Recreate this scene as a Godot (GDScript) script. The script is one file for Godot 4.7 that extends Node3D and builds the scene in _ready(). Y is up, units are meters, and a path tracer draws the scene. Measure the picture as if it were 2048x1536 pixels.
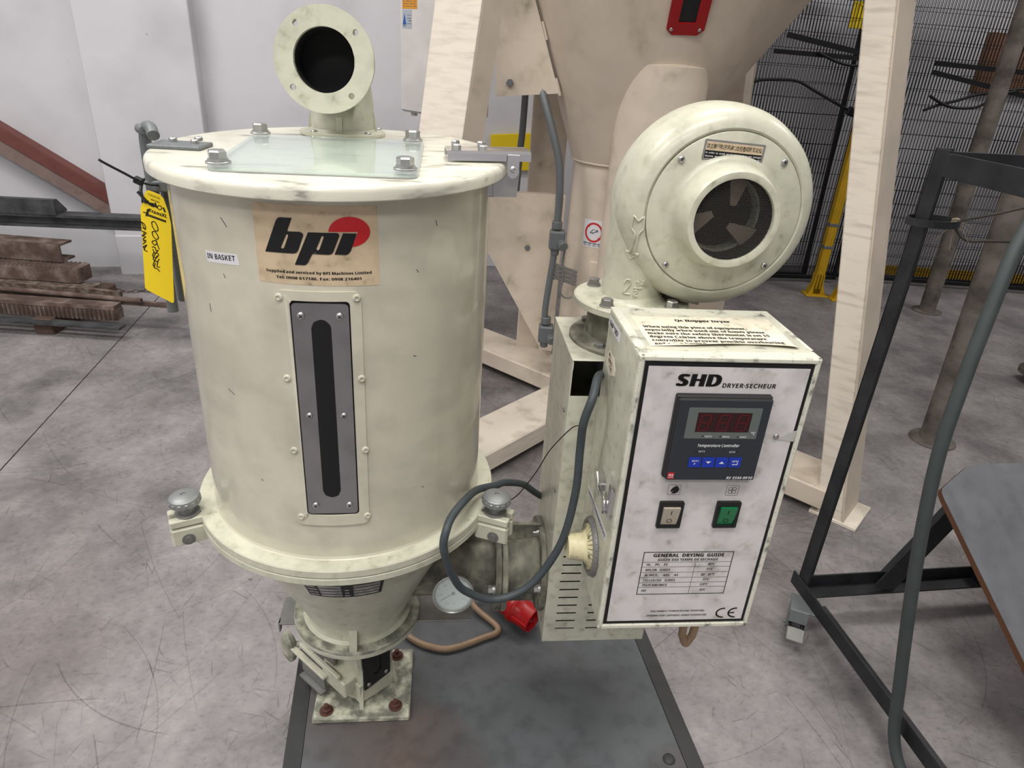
extends Node3D

# ---------- geometry builder ----------
class G:
	var st := SurfaceTool.new()
	var gb := 1
	func _init():
		st.begin(Mesh.PRIMITIVE_TRIANGLES)
	# triangles (3 points each) with one smooth group each (-1 flat); a closed shape is turned outside out
	func emit(v: PackedVector3Array, g: PackedInt32Array, xf := Transform3D(), away = null):
		var c := Vector3.ZERO
		for p in v:
			c += p
		c /= maxf(1.0, v.size())
		var vol := 0.0
		if away == null:
			for i in range(0, v.size(), 3):
				vol += (v[i] - c).dot((v[i + 1] - c).cross(v[i + 2] - c))
		else:
			for i in range(0, v.size(), 3):
				vol += (v[i + 1] - v[i]).cross(v[i + 2] - v[i]).dot(v[i] - away)
		var flip := (vol > 0.0) != (xf.basis.determinant() < 0.0)
		var gmax := 0
		for i in range(0, v.size(), 3):
			var k: int = g[i / 3]
			st.set_smooth_group(-1 if k < 0 else gb + k)
			gmax = maxi(gmax, k)
			st.add_vertex(xf * v[i])
			st.add_vertex(xf * (v[i + 2] if flip else v[i + 1]))
			st.add_vertex(xf * (v[i + 1] if flip else v[i + 2]))
		gb += gmax + 2
	func box(size: Vector3, xf := Transform3D(), r := 0.0):
		var h := size / 2.0
		r = minf(r, minf(h.x, minf(h.y, h.z)) * 0.95)
		var v := PackedVector3Array()
		if r <= 0.0:
			for ax in 3:
				for s in [-1.0, 1.0]:
					var a := Vector3.ZERO
					var b := Vector3.ZERO
					var n := Vector3.ZERO
					n[ax] = s * h[ax]
					a[(ax + 1) % 3] = h[(ax + 1) % 3]
					b[(ax + 2) % 3] = h[(ax + 2) % 3] * s
					v.append_array([n - a - b, n + a - b, n + a + b, n - a - b, n + a + b, n - a + b])
		else:
			for ax in 3:
				var b1 := (ax + 1) % 3
				var b2 := (ax + 2) % 3
				for s in [-1.0, 1.0]:
					var q := []
					for t in [[-1, -1], [1, -1], [1, 1], [-1, 1]]:
						var p := Vector3.ZERO
						p[ax] = s * h[ax]
						p[b1] = t[0] * (h[b1] - r)
						p[b2] = t[1] * (h[b2] - r) * s
						q.append(p)
					v.append_array([q[0], q[1], q[2], q[0], q[2], q[3]])
				for s in [-1.0, 1.0]:
					for t in [-1.0, 1.0]:
						var q := []
						for e in [-1.0, 1.0]:
							for w in 2:
								var p := Vector3.ZERO
								p[ax] = e * (h[ax] - r)
								p[b1] = s * (h[b1] - (r if w == 1 else 0.0))
								p[b2] = t * (h[b2] - (r if w == 0 else 0.0))
								q.append(p)
						var tri := [q[0], q[1], q[3], q[0], q[3], q[2]]
						if s * t < 0:
							tri = [q[0], q[3], q[1], q[0], q[2], q[3]]
						v.append_array(tri)
			for sx in [-1.0, 1.0]:
				for sy in [-1.0, 1.0]:
					for sz in [-1.0, 1.0]:
						var s3 := Vector3(sx, sy, sz)
						var q := []
						for ax in 3:
							var p := Vector3.ZERO
							for k in 3:
								p[k] = s3[k] * (h[k] - (0.0 if k == ax else r))
							q.append(p)
						v.append_array([q[0], q[1], q[2]] if sx * sy * sz > 0 else [q[0], q[2], q[1]])
		var g := PackedInt32Array()
		g.resize(v.size() / 3)
		g.fill(-1)
		emit(v, g, xf)
	# profile of Vector2(radius, height), turned round the y axis
	func lathe(prof: Array, n := 48, xf := Transform3D(), a0 := 0.0, a1 := TAU, crease := 0.5):
		var v := PackedVector3Array()
		var g := PackedInt32Array()
		var k := 0
		for i in prof.size() - 1:
			var p: Vector2 = prof[i]
			var q: Vector2 = prof[i + 1]
			if i > 0:
				var o: Vector2 = prof[i - 1]
				if absf((p - o).angle_to(q - p)) > crease:
					k += 1
			for j in n:
				var u := a0 + (a1 - a0) * j / n
				var w := a0 + (a1 - a0) * (j + 1) / n
				var d := Vector3(sin(u), 0, cos(u))
				var e := Vector3(sin(w), 0, cos(w))
				var A := d * p.x + Vector3(0, p.y, 0)
				var B := e * p.x + Vector3(0, p.y, 0)
				var C := e * q.x + Vector3(0, q.y, 0)
				var D := d * q.x + Vector3(0, q.y, 0)
				if p.x > 1e-6:
					v.append_array([A, B, C])
					g.append(k)
				if q.x > 1e-6:
					v.append_array([A, C, D])
					g.append(k)
		emit(v, g, xf)
	func cyl(r: float, a: Vector3, b: Vector3, n := 24, bev := 0.0):
		var L := a.distance_to(b)
		var pr := [Vector2(0, 0), Vector2(r - bev, 0), Vector2(r, bev), Vector2(r, L - bev), Vector2(r - bev, L), Vector2(0, L)]
		if bev <= 0.0:
			pr = [Vector2(0, 0), Vector2(r, 0), Vector2(r, L), Vector2(0, L)]
		lathe(pr, n, G.along(a, b - a))
	static func along(at: Vector3, y: Vector3, zhint := Vector3(0, 0, 1)) -> Transform3D:
		y = y.normalized()
		if absf(y.dot(zhint)) > 0.98:
			zhint = Vector3(1, 0, 0)
		var x := y.cross(zhint).normalized()
		return Transform3D(Basis(x, y, x.cross(y)), at)
	# hexagon bolt head with a washer, standing on at along n
	func hex(at: Vector3, n: Vector3, r: float, h: float, washer := 0.0, spin := 0.0, rim := 1.0):
		var xf := along(at, n)
		xf.basis = xf.basis * Basis(Vector3.UP, spin)
		var y0 := 0.0
		if washer > 0.0:
			lathe([Vector2(0, 0), Vector2(washer, 0), Vector2(washer, h * 0.2), Vector2(washer * 0.95, h * 0.26), Vector2(0, h * 0.26)], 24, xf)
			lathe([Vector2(0, h * 0.24), Vector2(r * 1.08, h * 0.24), Vector2(r * 1.08, h * 0.5), Vector2(0, h * 0.5)], 20, xf)
			y0 = h * 0.48
		var v := PackedVector3Array()
		var g := PackedInt32Array()
		for j in 6:
			var c := []
			for t in [[r, y0], [r, y0 + h * 0.82], [r * 0.86, y0 + h]]:
				for w in 2:
					var a := TAU * (j + w) / 6.0
					c.append(Vector3(sin(a) * t[0], t[1], cos(a) * t[0]))
			v.append_array([c[0], c[1], c[3], c[0], c[3], c[2], c[2], c[3], c[5], c[2], c[5], c[4], c[4], c[5], Vector3(0, y0 + h, 0), c[1], c[0], Vector3(0, y0, 0)])
			for i in 6:
				g.append(-1)
		emit(v, g, xf)
	# domed screw head with a cross cut shown by two dark grooves left to another mesh
	func dome(at: Vector3, n: Vector3, r: float, h: float):
		lathe([Vector2(0, 0), Vector2(r, 0), Vector2(r, h * 0.3), Vector2(r * 0.86, h * 0.75), Vector2(r * 0.5, h), Vector2(0, h * 1.02)], 18, along(at, n), 0.0, TAU, 0.9)
	func rivet(at: Vector3, n: Vector3, r: float, h: float):
		lathe([Vector2(0, 0), Vector2(r, 0), Vector2(r * 0.9, h * 0.6), Vector2(r * 0.55, h), Vector2(r * 0.45, h * 0.55), Vector2(0, h * 0.5)], 18, along(at, n), 0.0, TAU, 0.6)
	func tube(pts: Array, r, n := 12, closed := false, flat := 1.0, up := Vector3.UP, ends := true):
		var m := pts.size()
		var rings := []
		var prevx := Vector3.ZERO
		for i in m:
			var t: Vector3
			if closed:
				t = (pts[(i + 1) % m] - pts[(i + m - 1) % m]).normalized()
			else:
				t = (pts[mini(i + 1, m - 1)] - pts[maxi(i - 1, 0)]).normalized()
			if i == 0:
				prevx = t.cross(up)
				if prevx.length() < 0.05:
					prevx = t.cross(Vector3(0.3, 0.1, 1))
			prevx = (prevx - t * prevx.dot(t)).normalized()
			var y := t.cross(prevx)
			var rr: float = r[i] if r is Array or r is PackedFloat32Array else r
			var ring := []
			for j in n:
				var a := TAU * j / n
				ring.append(pts[i] + prevx * cos(a) * rr + y * sin(a) * rr * flat)
			rings.append(ring)
		var v := PackedVector3Array()
		var g := PackedInt32Array()
		for i in (m if closed else m - 1):
			var A: Array = rings[i]
			var B: Array = rings[(i + 1) % m]
			for j in n:
				var k := (j + 1) % n
				v.append_array([A[j], A[k], B[k], A[j], B[k], B[j]])
				g.append(0)
				g.append(0)
		if not closed and ends:
			for j in n:
				var k := (j + 1) % n
				v.append_array([pts[0], rings[0][k], rings[0][j], pts[m - 1], rings[m - 1][j], rings[m - 1][k]])
				g.append(1)
				g.append(2)
		emit(v, g)
	# polygon in xy pushed along z from z0 to z1; cuts are polygons taken away (each must cross a strip line when it is a hole)
	func prism(poly: Array, z0: float, z1: float, xf := Transform3D(), cuts := [], lines := [], fn = null, caps := 2):
		var base := PackedVector2Array(poly)
		var lo := Vector2(1e9, 1e9)
		var hi := -lo
		for p in base:
			lo = lo.min(p)
			hi = hi.max(p)
		var xs := [lo.x - 1.0]
		for l in lines:
			if l > lo.x + 1e-6 and l < hi.x - 1e-6:
				xs.append(l)
		xs.append(hi.x + 1.0)
		var v := PackedVector3Array()
		var g := PackedInt32Array()
		var put := func(p: Vector2, z: float) -> Vector3:
			return fn.call(p, z) if fn != null else Vector3(p.x, p.y, z)
		for i in xs.size() - 1:
			var strip := PackedVector2Array([Vector2(xs[i], lo.y - 1), Vector2(xs[i + 1], lo.y - 1), Vector2(xs[i + 1], hi.y + 1), Vector2(xs[i], hi.y + 1)])
			var pieces := [base] if xs.size() == 2 else Geometry2D.intersect_polygons(base, strip)
			for c in cuts:
				var left := []
				for pc in pieces:
					left.append_array(Geometry2D.clip_polygons(pc, PackedVector2Array(c)))
				pieces = left
			for pc: PackedVector2Array in pieces:
				if Geometry2D.is_polygon_clockwise(pc):
					pc.reverse()
				var t := Geometry2D.triangulate_polygon(pc)
				for k in range(0, t.size(), 3):
					v.append_array([put.call(pc[t[k]], z1), put.call(pc[t[k + 1]], z1), put.call(pc[t[k + 2]], z1)])
					g.append(0 if fn != null else -1)
					if caps == 2:
						v.append_array([put.call(pc[t[k]], z0), put.call(pc[t[k + 2]], z0), put.call(pc[t[k + 1]], z0)])
						g.append(1 if fn != null else -1)
				if caps == 0 or z0 == z1:
					continue
				var grp := 2
				for k in pc.size():
					var a := pc[k]
					var b := pc[(k + 1) % pc.size()]
					if absf(a.x - b.x) < 1e-5 and (absf(a.x - xs[i]) < 1e-5 or absf(a.x - xs[i + 1]) < 1e-5):
						continue
					var o := pc[(k + pc.size() - 1) % pc.size()]
					if absf((a - o).angle_to(b - a)) > 0.6:
						grp += 1
					v.append_array([put.call(a, z0), put.call(b, z0), put.call(b, z1), put.call(a, z0), put.call(b, z1), put.call(a, z1)])
					g.append(grp)
					g.append(grp)
		# consistent by construction for z1 > z0: emit as is (counter-clockwise seen from +z)
		raw(v, g, xf, fn)
	func raw(v: PackedVector3Array, g: PackedInt32Array, xf := Transform3D(), _fn = null):
		var flip := xf.basis.determinant() > 0.0
		var gmax := 0
		for i in range(0, v.size(), 3):
			var k: int = g[i / 3]
			st.set_smooth_group(-1 if k < 0 else gb + k)
			gmax = maxi(gmax, k)
			st.add_vertex(xf * v[i])
			st.add_vertex(xf * (v[i + 2] if flip else v[i + 1]))
			st.add_vertex(xf * (v[i + 1] if flip else v[i + 2]))
		gb += gmax + 2
	func quad(a: Vector3, b: Vector3, c: Vector3, d: Vector3):   # counter-clockwise seen from its front
		raw(PackedVector3Array([a, b, c, a, c, d]), PackedInt32Array([-1, -1]))
	# beam of section pts (polygon in local xy) from a to b; y of the section as near up as can be
	func beam(sec: Array, a: Vector3, b: Vector3, up := Vector3.UP):
		var z := (b - a).normalized()
		var x := up.cross(z).normalized()
		var y := z.cross(x)
		prism(sec, 0.0, a.distance_to(b), Transform3D(Basis(x, y, z), a))
	func done() -> ArrayMesh:
		st.generate_normals()
		return st.commit()

static func rect(x0: float, y0: float, x1: float, y1: float, r := 0.0, n := 4) -> Array:
	if r <= 0.0:
		return [Vector2(x0, y0), Vector2(x1, y0), Vector2(x1, y1), Vector2(x0, y1)]
	var out := []
	for c in [[x1 - r, y0 + r, -PI / 2], [x1 - r, y1 - r, 0.0], [x0 + r, y1 - r, PI / 2], [x0 + r, y0 + r, PI]]:
		for i in n + 1:
			var a: float = c[2] + PI / 2 * i / n
			out.append(Vector2(c[0] + cos(a) * r, c[1] + sin(a) * r))
	return out

static func disc(x: float, y: float, r: float, n := 32, ry := -1.0, a0 := 0.0) -> Array:
	var out := []
	for i in n:
		out.append(Vector2(x + cos(a0 + TAU * i / n) * r, y + sin(a0 + TAU * i / n) * (r if ry < 0 else ry)))
	return out

static func pts2(s: String, k := 1.0) -> Array:
	var out := []
	for w in s.split(" ", false):
		var c := w.split(",")
		out.append(Vector2(float(c[0]), float(c[1])) * k)
	return out

static func pts3(s: String) -> Array:
	var out := []
	for w in s.split(" ", false):
		var c := w.split(",")
		out.append(Vector3(float(c[0]), float(c[1]), float(c[2])))
	return out

static func smooth(p: Array, n := 8, closed := false) -> Array:
	var out := []
	var m := p.size()
	for i in (m if closed else m - 1):
		var a = p[(i + m - 1) % m] if closed else p[maxi(i - 1, 0)]
		var b = p[i]
		var c = p[(i + 1) % m]
		var d = p[(i + 2) % m] if closed else p[mini(i + 2, m - 1)]
		for j in n:
			out.append(b.cubic_interpolate(c, a, d, float(j) / n))
	if not closed:
		out.append(p[m - 1])
	return out

# ---------- things and parts ----------
func thing(called: String, label: String, category: String, at := Vector3.ZERO, turn := 0.0, group := "") -> Node3D:
	var o := Node3D.new()
	o.name = called
	add_child(o, true)
	o.position = at
	o.rotation.y = turn
	tag(o, label, category, group)
	return o

func tag(o: Node, label: String, category: String, group := ""):
	o.set_meta("label", label)
	o.set_meta("category", category)
	if group:
		o.set_meta("group", group)

func put(called: String, g: G, m: Material, parent: Node = self, label := "") -> MeshInstance3D:
	var o := MeshInstance3D.new()
	o.name = called
	o.mesh = g.done()
	o.material_override = m
	o.cast_shadow = GeometryInstance3D.SHADOW_CASTING_SETTING_ON
	parent.add_child(o, true)
	if label:
		o.set_meta("label", label)
	return o

func struct(called: String, g: G, m: Material, parent: Node = self) -> MeshInstance3D:
	var o := put(called, g, m, parent)
	o.set_meta("kind", "structure")
	return o

func T(x: float, y: float, z: float, ry := 0.0, rx := 0.0, rz := 0.0) -> Transform3D:
	return Transform3D(Basis(Vector3.UP, ry) * Basis(Vector3.RIGHT, rx) * Basis(Vector3.BACK, rz), Vector3(x, y, z))

# ---------- lettering: real letter shapes laid on a surface by fn(Vector2, lift) ----------
var fonts := {}
func font(kind: String) -> Font:
	if not fonts.has(kind):
		var f := SystemFont.new()
		f.font_names = PackedStringArray(["Droid Serif" if kind.begins_with("serif") else "Droid Sans Mono" if kind == "mono" else "Droid Sans"])
		f.font_weight = 700 if kind.ends_with("bold") else 400
		fonts[kind] = f
	return fonts[kind]

func glyphs(s: String, kind: String) -> PackedVector3Array:
	var t := TextMesh.new()
	t.font = font(kind)
	t.text = s
	t.font_size = 32
	t.pixel_size = 0.01
	t.depth = 0.0
	t.curve_step = 1.2
	t.horizontal_alignment = HORIZONTAL_ALIGNMENT_LEFT
	var a := t.get_mesh_arrays()
	var v: PackedVector3Array = a[Mesh.ARRAY_VERTEX]
	var out := PackedVector3Array()
	if a[Mesh.ARRAY_INDEX] == null:
		return v
	for i in a[Mesh.ARRAY_INDEX]:
		out.append(v[i])
	return out

var capH := {}
# text from x0 to x1 on a baseline y with capital height h
func txt(g: G, s: String, kind: String, x0: float, x1: float, y: float, h: float, fn: Callable, slant := 0.0, fat := 0.0):
	if not capH.has(kind):
		var q := glyphs("H", kind)
		var a := 1e9
		var b := -1e9
		for p in q:
			a = minf(a, p.y)
			b = maxf(b, p.y)
		capH[kind] = Vector2(a, b - a)
	var v := glyphs(s, kind)
	var l := 1e9
	var r := -1e9
	for p in v:
		l = minf(l, p.x)
		r = maxf(r, p.x)
	var base: float = capH[kind].x
	# each TextMesh is centred vertically the same way for one line of one font
	var k: float = h / capH[kind].y
	var sx := (x1 - x0) / maxf(r - l, 1e-6)
	for off in ([0.0] if fat == 0.0 else [-fat, 0.0, fat]):
		var w := PackedVector3Array()
		var gi := PackedInt32Array()
		for i in range(0, v.size(), 3):
			var q := []
			for j in 3:
				var p := v[i + j]
				var yy := (p.y - base) * k
				q.append(Vector2(x0 + (p.x - l) * sx + yy * slant + off, y + yy))
			if (q[1] - q[0]).cross(q[2] - q[0]) < 0.0:
				q = [q[0], q[2], q[1]]
			for j in 3:
				w.append(fn.call(q[j], 0.0003 + absf(off) * 0.01))
			gi.append(-1)
		g.raw(w, gi)

# a pen line of width w along 2-D points, laid on the surface
func pen(g: G, p: Array, w: float, fn: Callable, lift := 0.0003, closed := false):
	var n := p.size()
	var v := PackedVector3Array()
	var gi := PackedInt32Array()
	for i in (n if closed else n - 1):
		var a: Vector2 = p[i]
		var b: Vector2 = p[(i + 1) % n]
		var d := (b - a).normalized() * w / 2
		var o := Vector2(-d.y, d.x)
		var q := [a - d * 0.7 - o, b + d * 0.7 - o, b + d * 0.7 + o, a - d * 0.7 + o]
		v.append_array([fn.call(q[0], lift), fn.call(q[1], lift), fn.call(q[2], lift), fn.call(q[0], lift), fn.call(q[2], lift), fn.call(q[3], lift)])
		gi.append_array([-1, -1])
	g.raw(v, gi)

# ---------- textures and materials ----------
func noise_tex(freq: float, stops: Array, seed_ := 1, kind := FastNoiseLite.TYPE_SIMPLEX_SMOOTH, oct := 4, size := 512, stretch := 1.0) -> NoiseTexture2D:
	var n := FastNoiseLite.new()
	n.seed = seed_
	n.noise_type = kind
	n.frequency = freq
	n.fractal_octaves = oct
	n.fractal_gain = 0.55
	var t := NoiseTexture2D.new()
	t.width = size
	t.height = int(size * stretch)
	t.seamless = true
	t.noise = n
	var gr := Gradient.new()
	var offs := PackedFloat32Array()
	var cols := PackedColorArray()
	for s in stops:
		offs.append(s[0])
		cols.append(s[1])
	gr.offsets = offs
	gr.colors = cols
	t.color_ramp = gr
	return t

func gray(v: float) -> Color:
	return Color(v, v, v)

func mat(c: Color, rough := 0.6, metal := 0.0, tex: Texture2D = null, scale := 1.0, called := "") -> StandardMaterial3D:
	var m := StandardMaterial3D.new()
	m.albedo_color = c
	m.roughness = rough
	m.metallic = metal
	if called:
		m.resource_name = called
	if tex:
		m.albedo_texture = tex
		m.uv1_triplanar = true
		m.uv1_scale = Vector3.ONE * scale
	return m

func coat(m: StandardMaterial3D, v: float, r: float) -> StandardMaterial3D:
	m.clearcoat_enabled = true
	m.clearcoat = v
	m.clearcoat_roughness = r
	return m

func bump(m: StandardMaterial3D, tex: Texture2D, cm: float) -> StandardMaterial3D:
	m.heightmap_enabled = true
	m.heightmap_texture = tex
	m.heightmap_scale = cm
	return m

func second(m: StandardMaterial3D, tex: Texture2D, scale: float) -> StandardMaterial3D:
	m.detail_enabled = true
	m.detail_albedo = tex
	m.detail_blend_mode = BaseMaterial3D.BLEND_MODE_MUL
	m.detail_uv_layer = BaseMaterial3D.DETAIL_UV_2
	m.uv2_triplanar = true
	m.uv2_scale = Vector3.ONE * scale
	return m

var M := {}
func _ready():
	# ----- camera -----
	var cam := Camera3D.new()
	cam.name = "camera"
	add_child(cam)
	var pitch := 0.4565
	var roll := 0.0688
	var fwd := Vector3(0, -sin(pitch), -cos(pitch))
	var up0 := Vector3(0, cos(pitch), -sin(pitch))
	var right := Vector3.RIGHT * cos(roll) + up0 * sin(roll)
	var up := up0 * cos(roll) - Vector3.RIGHT * sin(roll)
	cam.transform = Transform3D(Basis(right, up, -fwd), Vector3(0, 1.5, 0))
	cam.fov = rad_to_deg(2.0 * atan(768.0 / 1364.2))
	cam.near = 0.02
	cam.current = true
	# ----- air and exposure -----
	var we := WorldEnvironment.new()
	we.name = "world_environment"
	var env := Environment.new()
	env.background_mode = Environment.BG_COLOR
	env.background_color = Color(0.75, 0.8, 0.85)
	env.tonemap_mode = Environment.TONE_MAPPER_LINEAR
	env.tonemap_exposure = 1.3
	env.sdfgi_enabled = true
	env.ssao_enabled = true
	env.ssil_enabled = true
	we.environment = env
	add_child(we)
	# ----- ceiling lamps (x, z in world, energy) -----
	make_materials()
	for p in [[-2.6, -1.6, 1.0], [-2.6, 1.2, 1.0], [0.6, -2.2, 0.55], [0.2, 0.6, 1.0], [-0.6, 3.2, 1.0], [3.4, 1.0, 0.22], [4.4, -3.2, 0.8]]:
		ceiling_lamp(p[0], p[1], p[2])
	setting()
	dryer()
	table()
	tag_and_tie()
	big_machine()
	steel_stack()
	fences()
	trolley()
	grey_posts()

func ceiling_lamp(x: float, z: float, k: float):
	var at := Vector3(x, 4.6, z)
	var far := "nearest the back wall" if z < -1.5 else "over the middle of the floor" if z < 2 else "furthest from the back wall"
	var o := thing("ceiling_light", "white ceiling light panel %s, %s" % [far, "left side" if x < -1 else "right side" if x > 2 else "centre line"], "light", at, deg_to_rad(14), "ceiling light panels")
	var g := G.new()
	g.box(Vector3(1.84, 0.06, 0.84), T(0, 0.035, 0), 0.01)
	for sx in [-0.7, 0.7]:
		g.box(Vector3(0.03, 0.6, 0.03), T(sx, 0.34, 0))
	put("housing", g, M.white_metal, o)
	g = G.new()
	g.box(Vector3(1.8, 0.008, 0.8), T(0, 0.0, 0))
	var dm := mat(Color.WHITE, 0.5)
	dm.emission_enabled = true
	dm.emission = Color(1.0, 0.98, 0.95)
	dm.emission_energy_multiplier = 4.0 * k
	dm.resource_name = "lamp_glow"
	put("lamp_diffuser", g, dm, o)
	var l := AreaLight3D.new()
	l.name = "lamp"
	l.area_size = Vector2(1.8, 0.8)
	l.light_energy = 5.2 * k
	l.light_color = Color(1.0, 0.985, 0.97)
	l.area_range = 20.0
	l.area_attenuation = 2.0
	l.shadow_enabled = true
	o.add_child(l)
	l.rotation.x = -PI / 2
	l.position.y = -0.01

func make_materials():
	var soft := noise_tex(0.006, [[0.0, gray(0.90)], [0.35, gray(0.96)], [0.6, gray(1.0)], [1.0, gray(1.0)]], 3)
	var grime := noise_tex(0.014, [[0.0, Color(0.74, 0.74, 0.71)], [0.16, Color(0.9, 0.9, 0.88)], [0.3, Color(0.97, 0.97, 0.96)], [0.5, gray(1.0)], [1.0, gray(1.0)]], 5, FastNoiseLite.TYPE_SIMPLEX_SMOOTH, 5)
	var specks := noise_tex(0.05, [[0.0, Color(0.3, 0.29, 0.27)], [0.12, Color(0.42, 0.41, 0.37)], [0.15, gray(1.0)], [1.0, gray(1.0)]], 11, FastNoiseLite.TYPE_SIMPLEX_SMOOTH, 4)
	var scuff := noise_tex(0.012, [[0.0, Color(0.42, 0.42, 0.42)], [0.18, Color(0.66, 0.66, 0.66)], [0.28, Color(0.92, 0.92, 0.92)], [0.42, gray(1.0)], [1.0, gray(1.0)]], 12, FastNoiseLite.TYPE_SIMPLEX_SMOOTH, 6)
	var dust := noise_tex(0.010, [[0.0, Color(0.50, 0.50, 0.51)], [0.3, Color(0.58, 0.585, 0.585)], [0.55, Color(0.76, 0.765, 0.755)], [0.75, Color(0.93, 0.93, 0.92)], [1.0, gray(1.0)]], 21, FastNoiseLite.TYPE_SIMPLEX_SMOOTH, 6)
	var mottle := noise_tex(0.010, [[0.0, gray(0.6)], [0.4, gray(0.85)], [0.7, gray(1.0)], [1.0, gray(1.0)]], 23, FastNoiseLite.TYPE_SIMPLEX_SMOOTH, 6)
	var fine := noise_tex(0.08, [[0.0, gray(0.7)], [1.0, gray(1.0)]], 8, FastNoiseLite.TYPE_SIMPLEX_SMOOTH, 4)
	var grainy := noise_tex(0.03, [[0.0, gray(0.0)], [1.0, gray(1.0)]], 31, FastNoiseLite.TYPE_SIMPLEX_SMOOTH, 4)
	var rust := noise_tex(0.015, [[0.0, Color(0.28, 0.24, 0.225)], [0.4, Color(0.37, 0.315, 0.29)], [0.6, Color(0.45, 0.405, 0.38)], [1.0, Color(0.60, 0.57, 0.55)]], 41, FastNoiseLite.TYPE_SIMPLEX_SMOOTH, 5)
	var brush := noise_tex(0.03, [[0.0, gray(0.84)], [0.5, gray(0.97)], [1.0, gray(1.0)]], 51, FastNoiseLite.TYPE_SIMPLEX_SMOOTH, 4)
	M.cream = coat(second(mat(Color(0.815, 0.80, 0.725), 0.3, 0.0, soft, 1.6, "cream_paint"), soft, 4.3), 0.7, 0.06)
	M.cream_lid = coat(second(mat(Color(0.87, 0.865, 0.80), 0.34, 0.0, scuff, 2.2, "scuffed_cream_paint"), soft, 3.0), 0.4, 0.1)
	M.cream_lid.uv1_scale = Vector3(1.6, 5.0, 5.0)
	M.cast = bump(coat(second(mat(Color(0.79, 0.79, 0.715), 0.42, 0.0, grime, 5.0, "cast_cream_paint"), soft, 6.0), 0.25, 0.2), grainy, 0.004)
	M.cast_grimy = bump(second(mat(Color(0.68, 0.67, 0.605), 0.65, 0.0, dust, 5.0, "grimy_cream_paint"), soft, 6.0), grainy, 0.006)
	M.cast_dusty = bump(mat(Color(0.80, 0.80, 0.73), 0.75, 0.0, dust, 6.0, "dusty_cream_paint"), grainy, 0.01)
	M.sheet = coat(second(mat(Color(0.80, 0.80, 0.735), 0.4, 0.0, soft, 4.0, "cream_sheet_steel"), grime, 6.0), 0.2, 0.15)
	M.sheet_worn = second(mat(Color(0.83, 0.83, 0.77), 0.45, 0.0, specks, 9.0, "worn_cream_sheet_steel"), scuff, 5.0)
	M.steel = mat(Color(0.74, 0.74, 0.735), 0.34, 0.9, soft, 8.0, "zinc_steel")
	M.steel_dull = mat(Color(0.52, 0.52, 0.51), 0.5, 0.4, soft, 8.0, "dull_steel")
	M.chrome = mat(Color(0.86, 0.86, 0.87), 0.2, 1.0, null, 1.0, "polished_steel")
	M.plate_steel = mat(Color(0.66, 0.66, 0.67), 0.27, 1.0, soft, 5.0, "brushed_steel")
	M.galv = mat(Color(0.52, 0.545, 0.555), 0.5, 0.25, fine, 10.0, "galvanised_steel")
	M.knob = bump(mat(Color(0.66, 0.675, 0.675), 0.42, 0.5, fine, 30.0, "cast_metal_knob"), grainy, 0.01)
	M.alu = second(mat(Color(0.84, 0.825, 0.825), 0.5, 0.0, soft, 6.0, "aluminium_label"), grime, 4.0)
	M.black = mat(Color(0.05, 0.052, 0.055), 0.45, 0.0, null, 1.0, "black_print")
	M.mesh_wire = mat(Color(0.30, 0.29, 0.28), 0.6, 0.3, null, 1.0, "dull_mesh_wire")
	M.black_plastic = mat(Color(0.085, 0.09, 0.095), 0.5, 0.0, null, 1.0, "black_plastic")
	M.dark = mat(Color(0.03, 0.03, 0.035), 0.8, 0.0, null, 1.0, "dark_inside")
	M.navy = coat(mat(Color(0.15, 0.175, 0.205), 0.5, 0.0, null, 1.0, "dark_blue_grey_plastic"), 0.15, 0.2)
	M.white = mat(Color(0.88, 0.88, 0.88), 0.55, 0.0, null, 1.0, "white_print")
	M.white_metal = mat(Color(0.8, 0.81, 0.82), 0.5, 0.0, null, 1.0, "white_enamel")
	M.paper = second(mat(Color(0.90, 0.87, 0.79), 0.7, 0.0, soft, 9.0, "aged_paper"), grime, 7.0)
	M.sticker = second(mat(Color(0.83, 0.75, 0.63), 0.5, 0.0, soft, 8.0, "faded_sticker"), grime, 7.0)
	M.sticker_white = mat(Color(0.87, 0.87, 0.89), 0.5, 0.0, null, 1.0, "white_label")
	M.red_print = mat(Color(0.78, 0.11, 0.14), 0.5, 0.0, null, 1.0, "red_print")
	M.red_plastic = mat(Color(0.68, 0.05, 0.07), 0.35, 0.0, null, 1.0, "red_plastic")
	M.blue = mat(Color(0.07, 0.2, 0.66), 0.45, 0.0, null, 1.0, "blue_key")
	M.blue_print = mat(Color(0.08, 0.33, 0.62), 0.5, 0.0, null, 1.0, "blue_print")
	M.grey_window = mat(Color(0.38, 0.41, 0.40), 0.35, 0.0, null, 1.0, "grey_window")
	M.display = coat(mat(Color(0.17, 0.02, 0.04), 0.3, 0.0, null, 1.0, "dark_red_display"), 0.2, 0.1)
	M.segment = mat(Color(0.38, 0.05, 0.08), 0.5, 0.0, null, 1.0, "unlit_segment")
	M.green = coat(mat(Color(0.05, 0.46, 0.27), 0.3, 0.0, null, 1.0, "green_plastic"), 0.3, 0.1)
	M.ivory = coat(mat(Color(0.84, 0.80, 0.72), 0.35, 0.0, fine, 12.0, "ivory_plastic"), 0.2, 0.15)
	M.bakelite = mat(Color(0.86, 0.83, 0.68), 0.42, 0.0, grime, 14.0, "cream_knob")
	M.rubber = second(mat(Color(0.30, 0.335, 0.355), 0.55, 0.0, soft, 10.0, "grey_cable"), fine, 14.0)
	M.tan = second(mat(Color(0.60, 0.50, 0.40), 0.4, 0.0, grime, 16.0, "tan_cable"), soft, 8.0)
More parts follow.
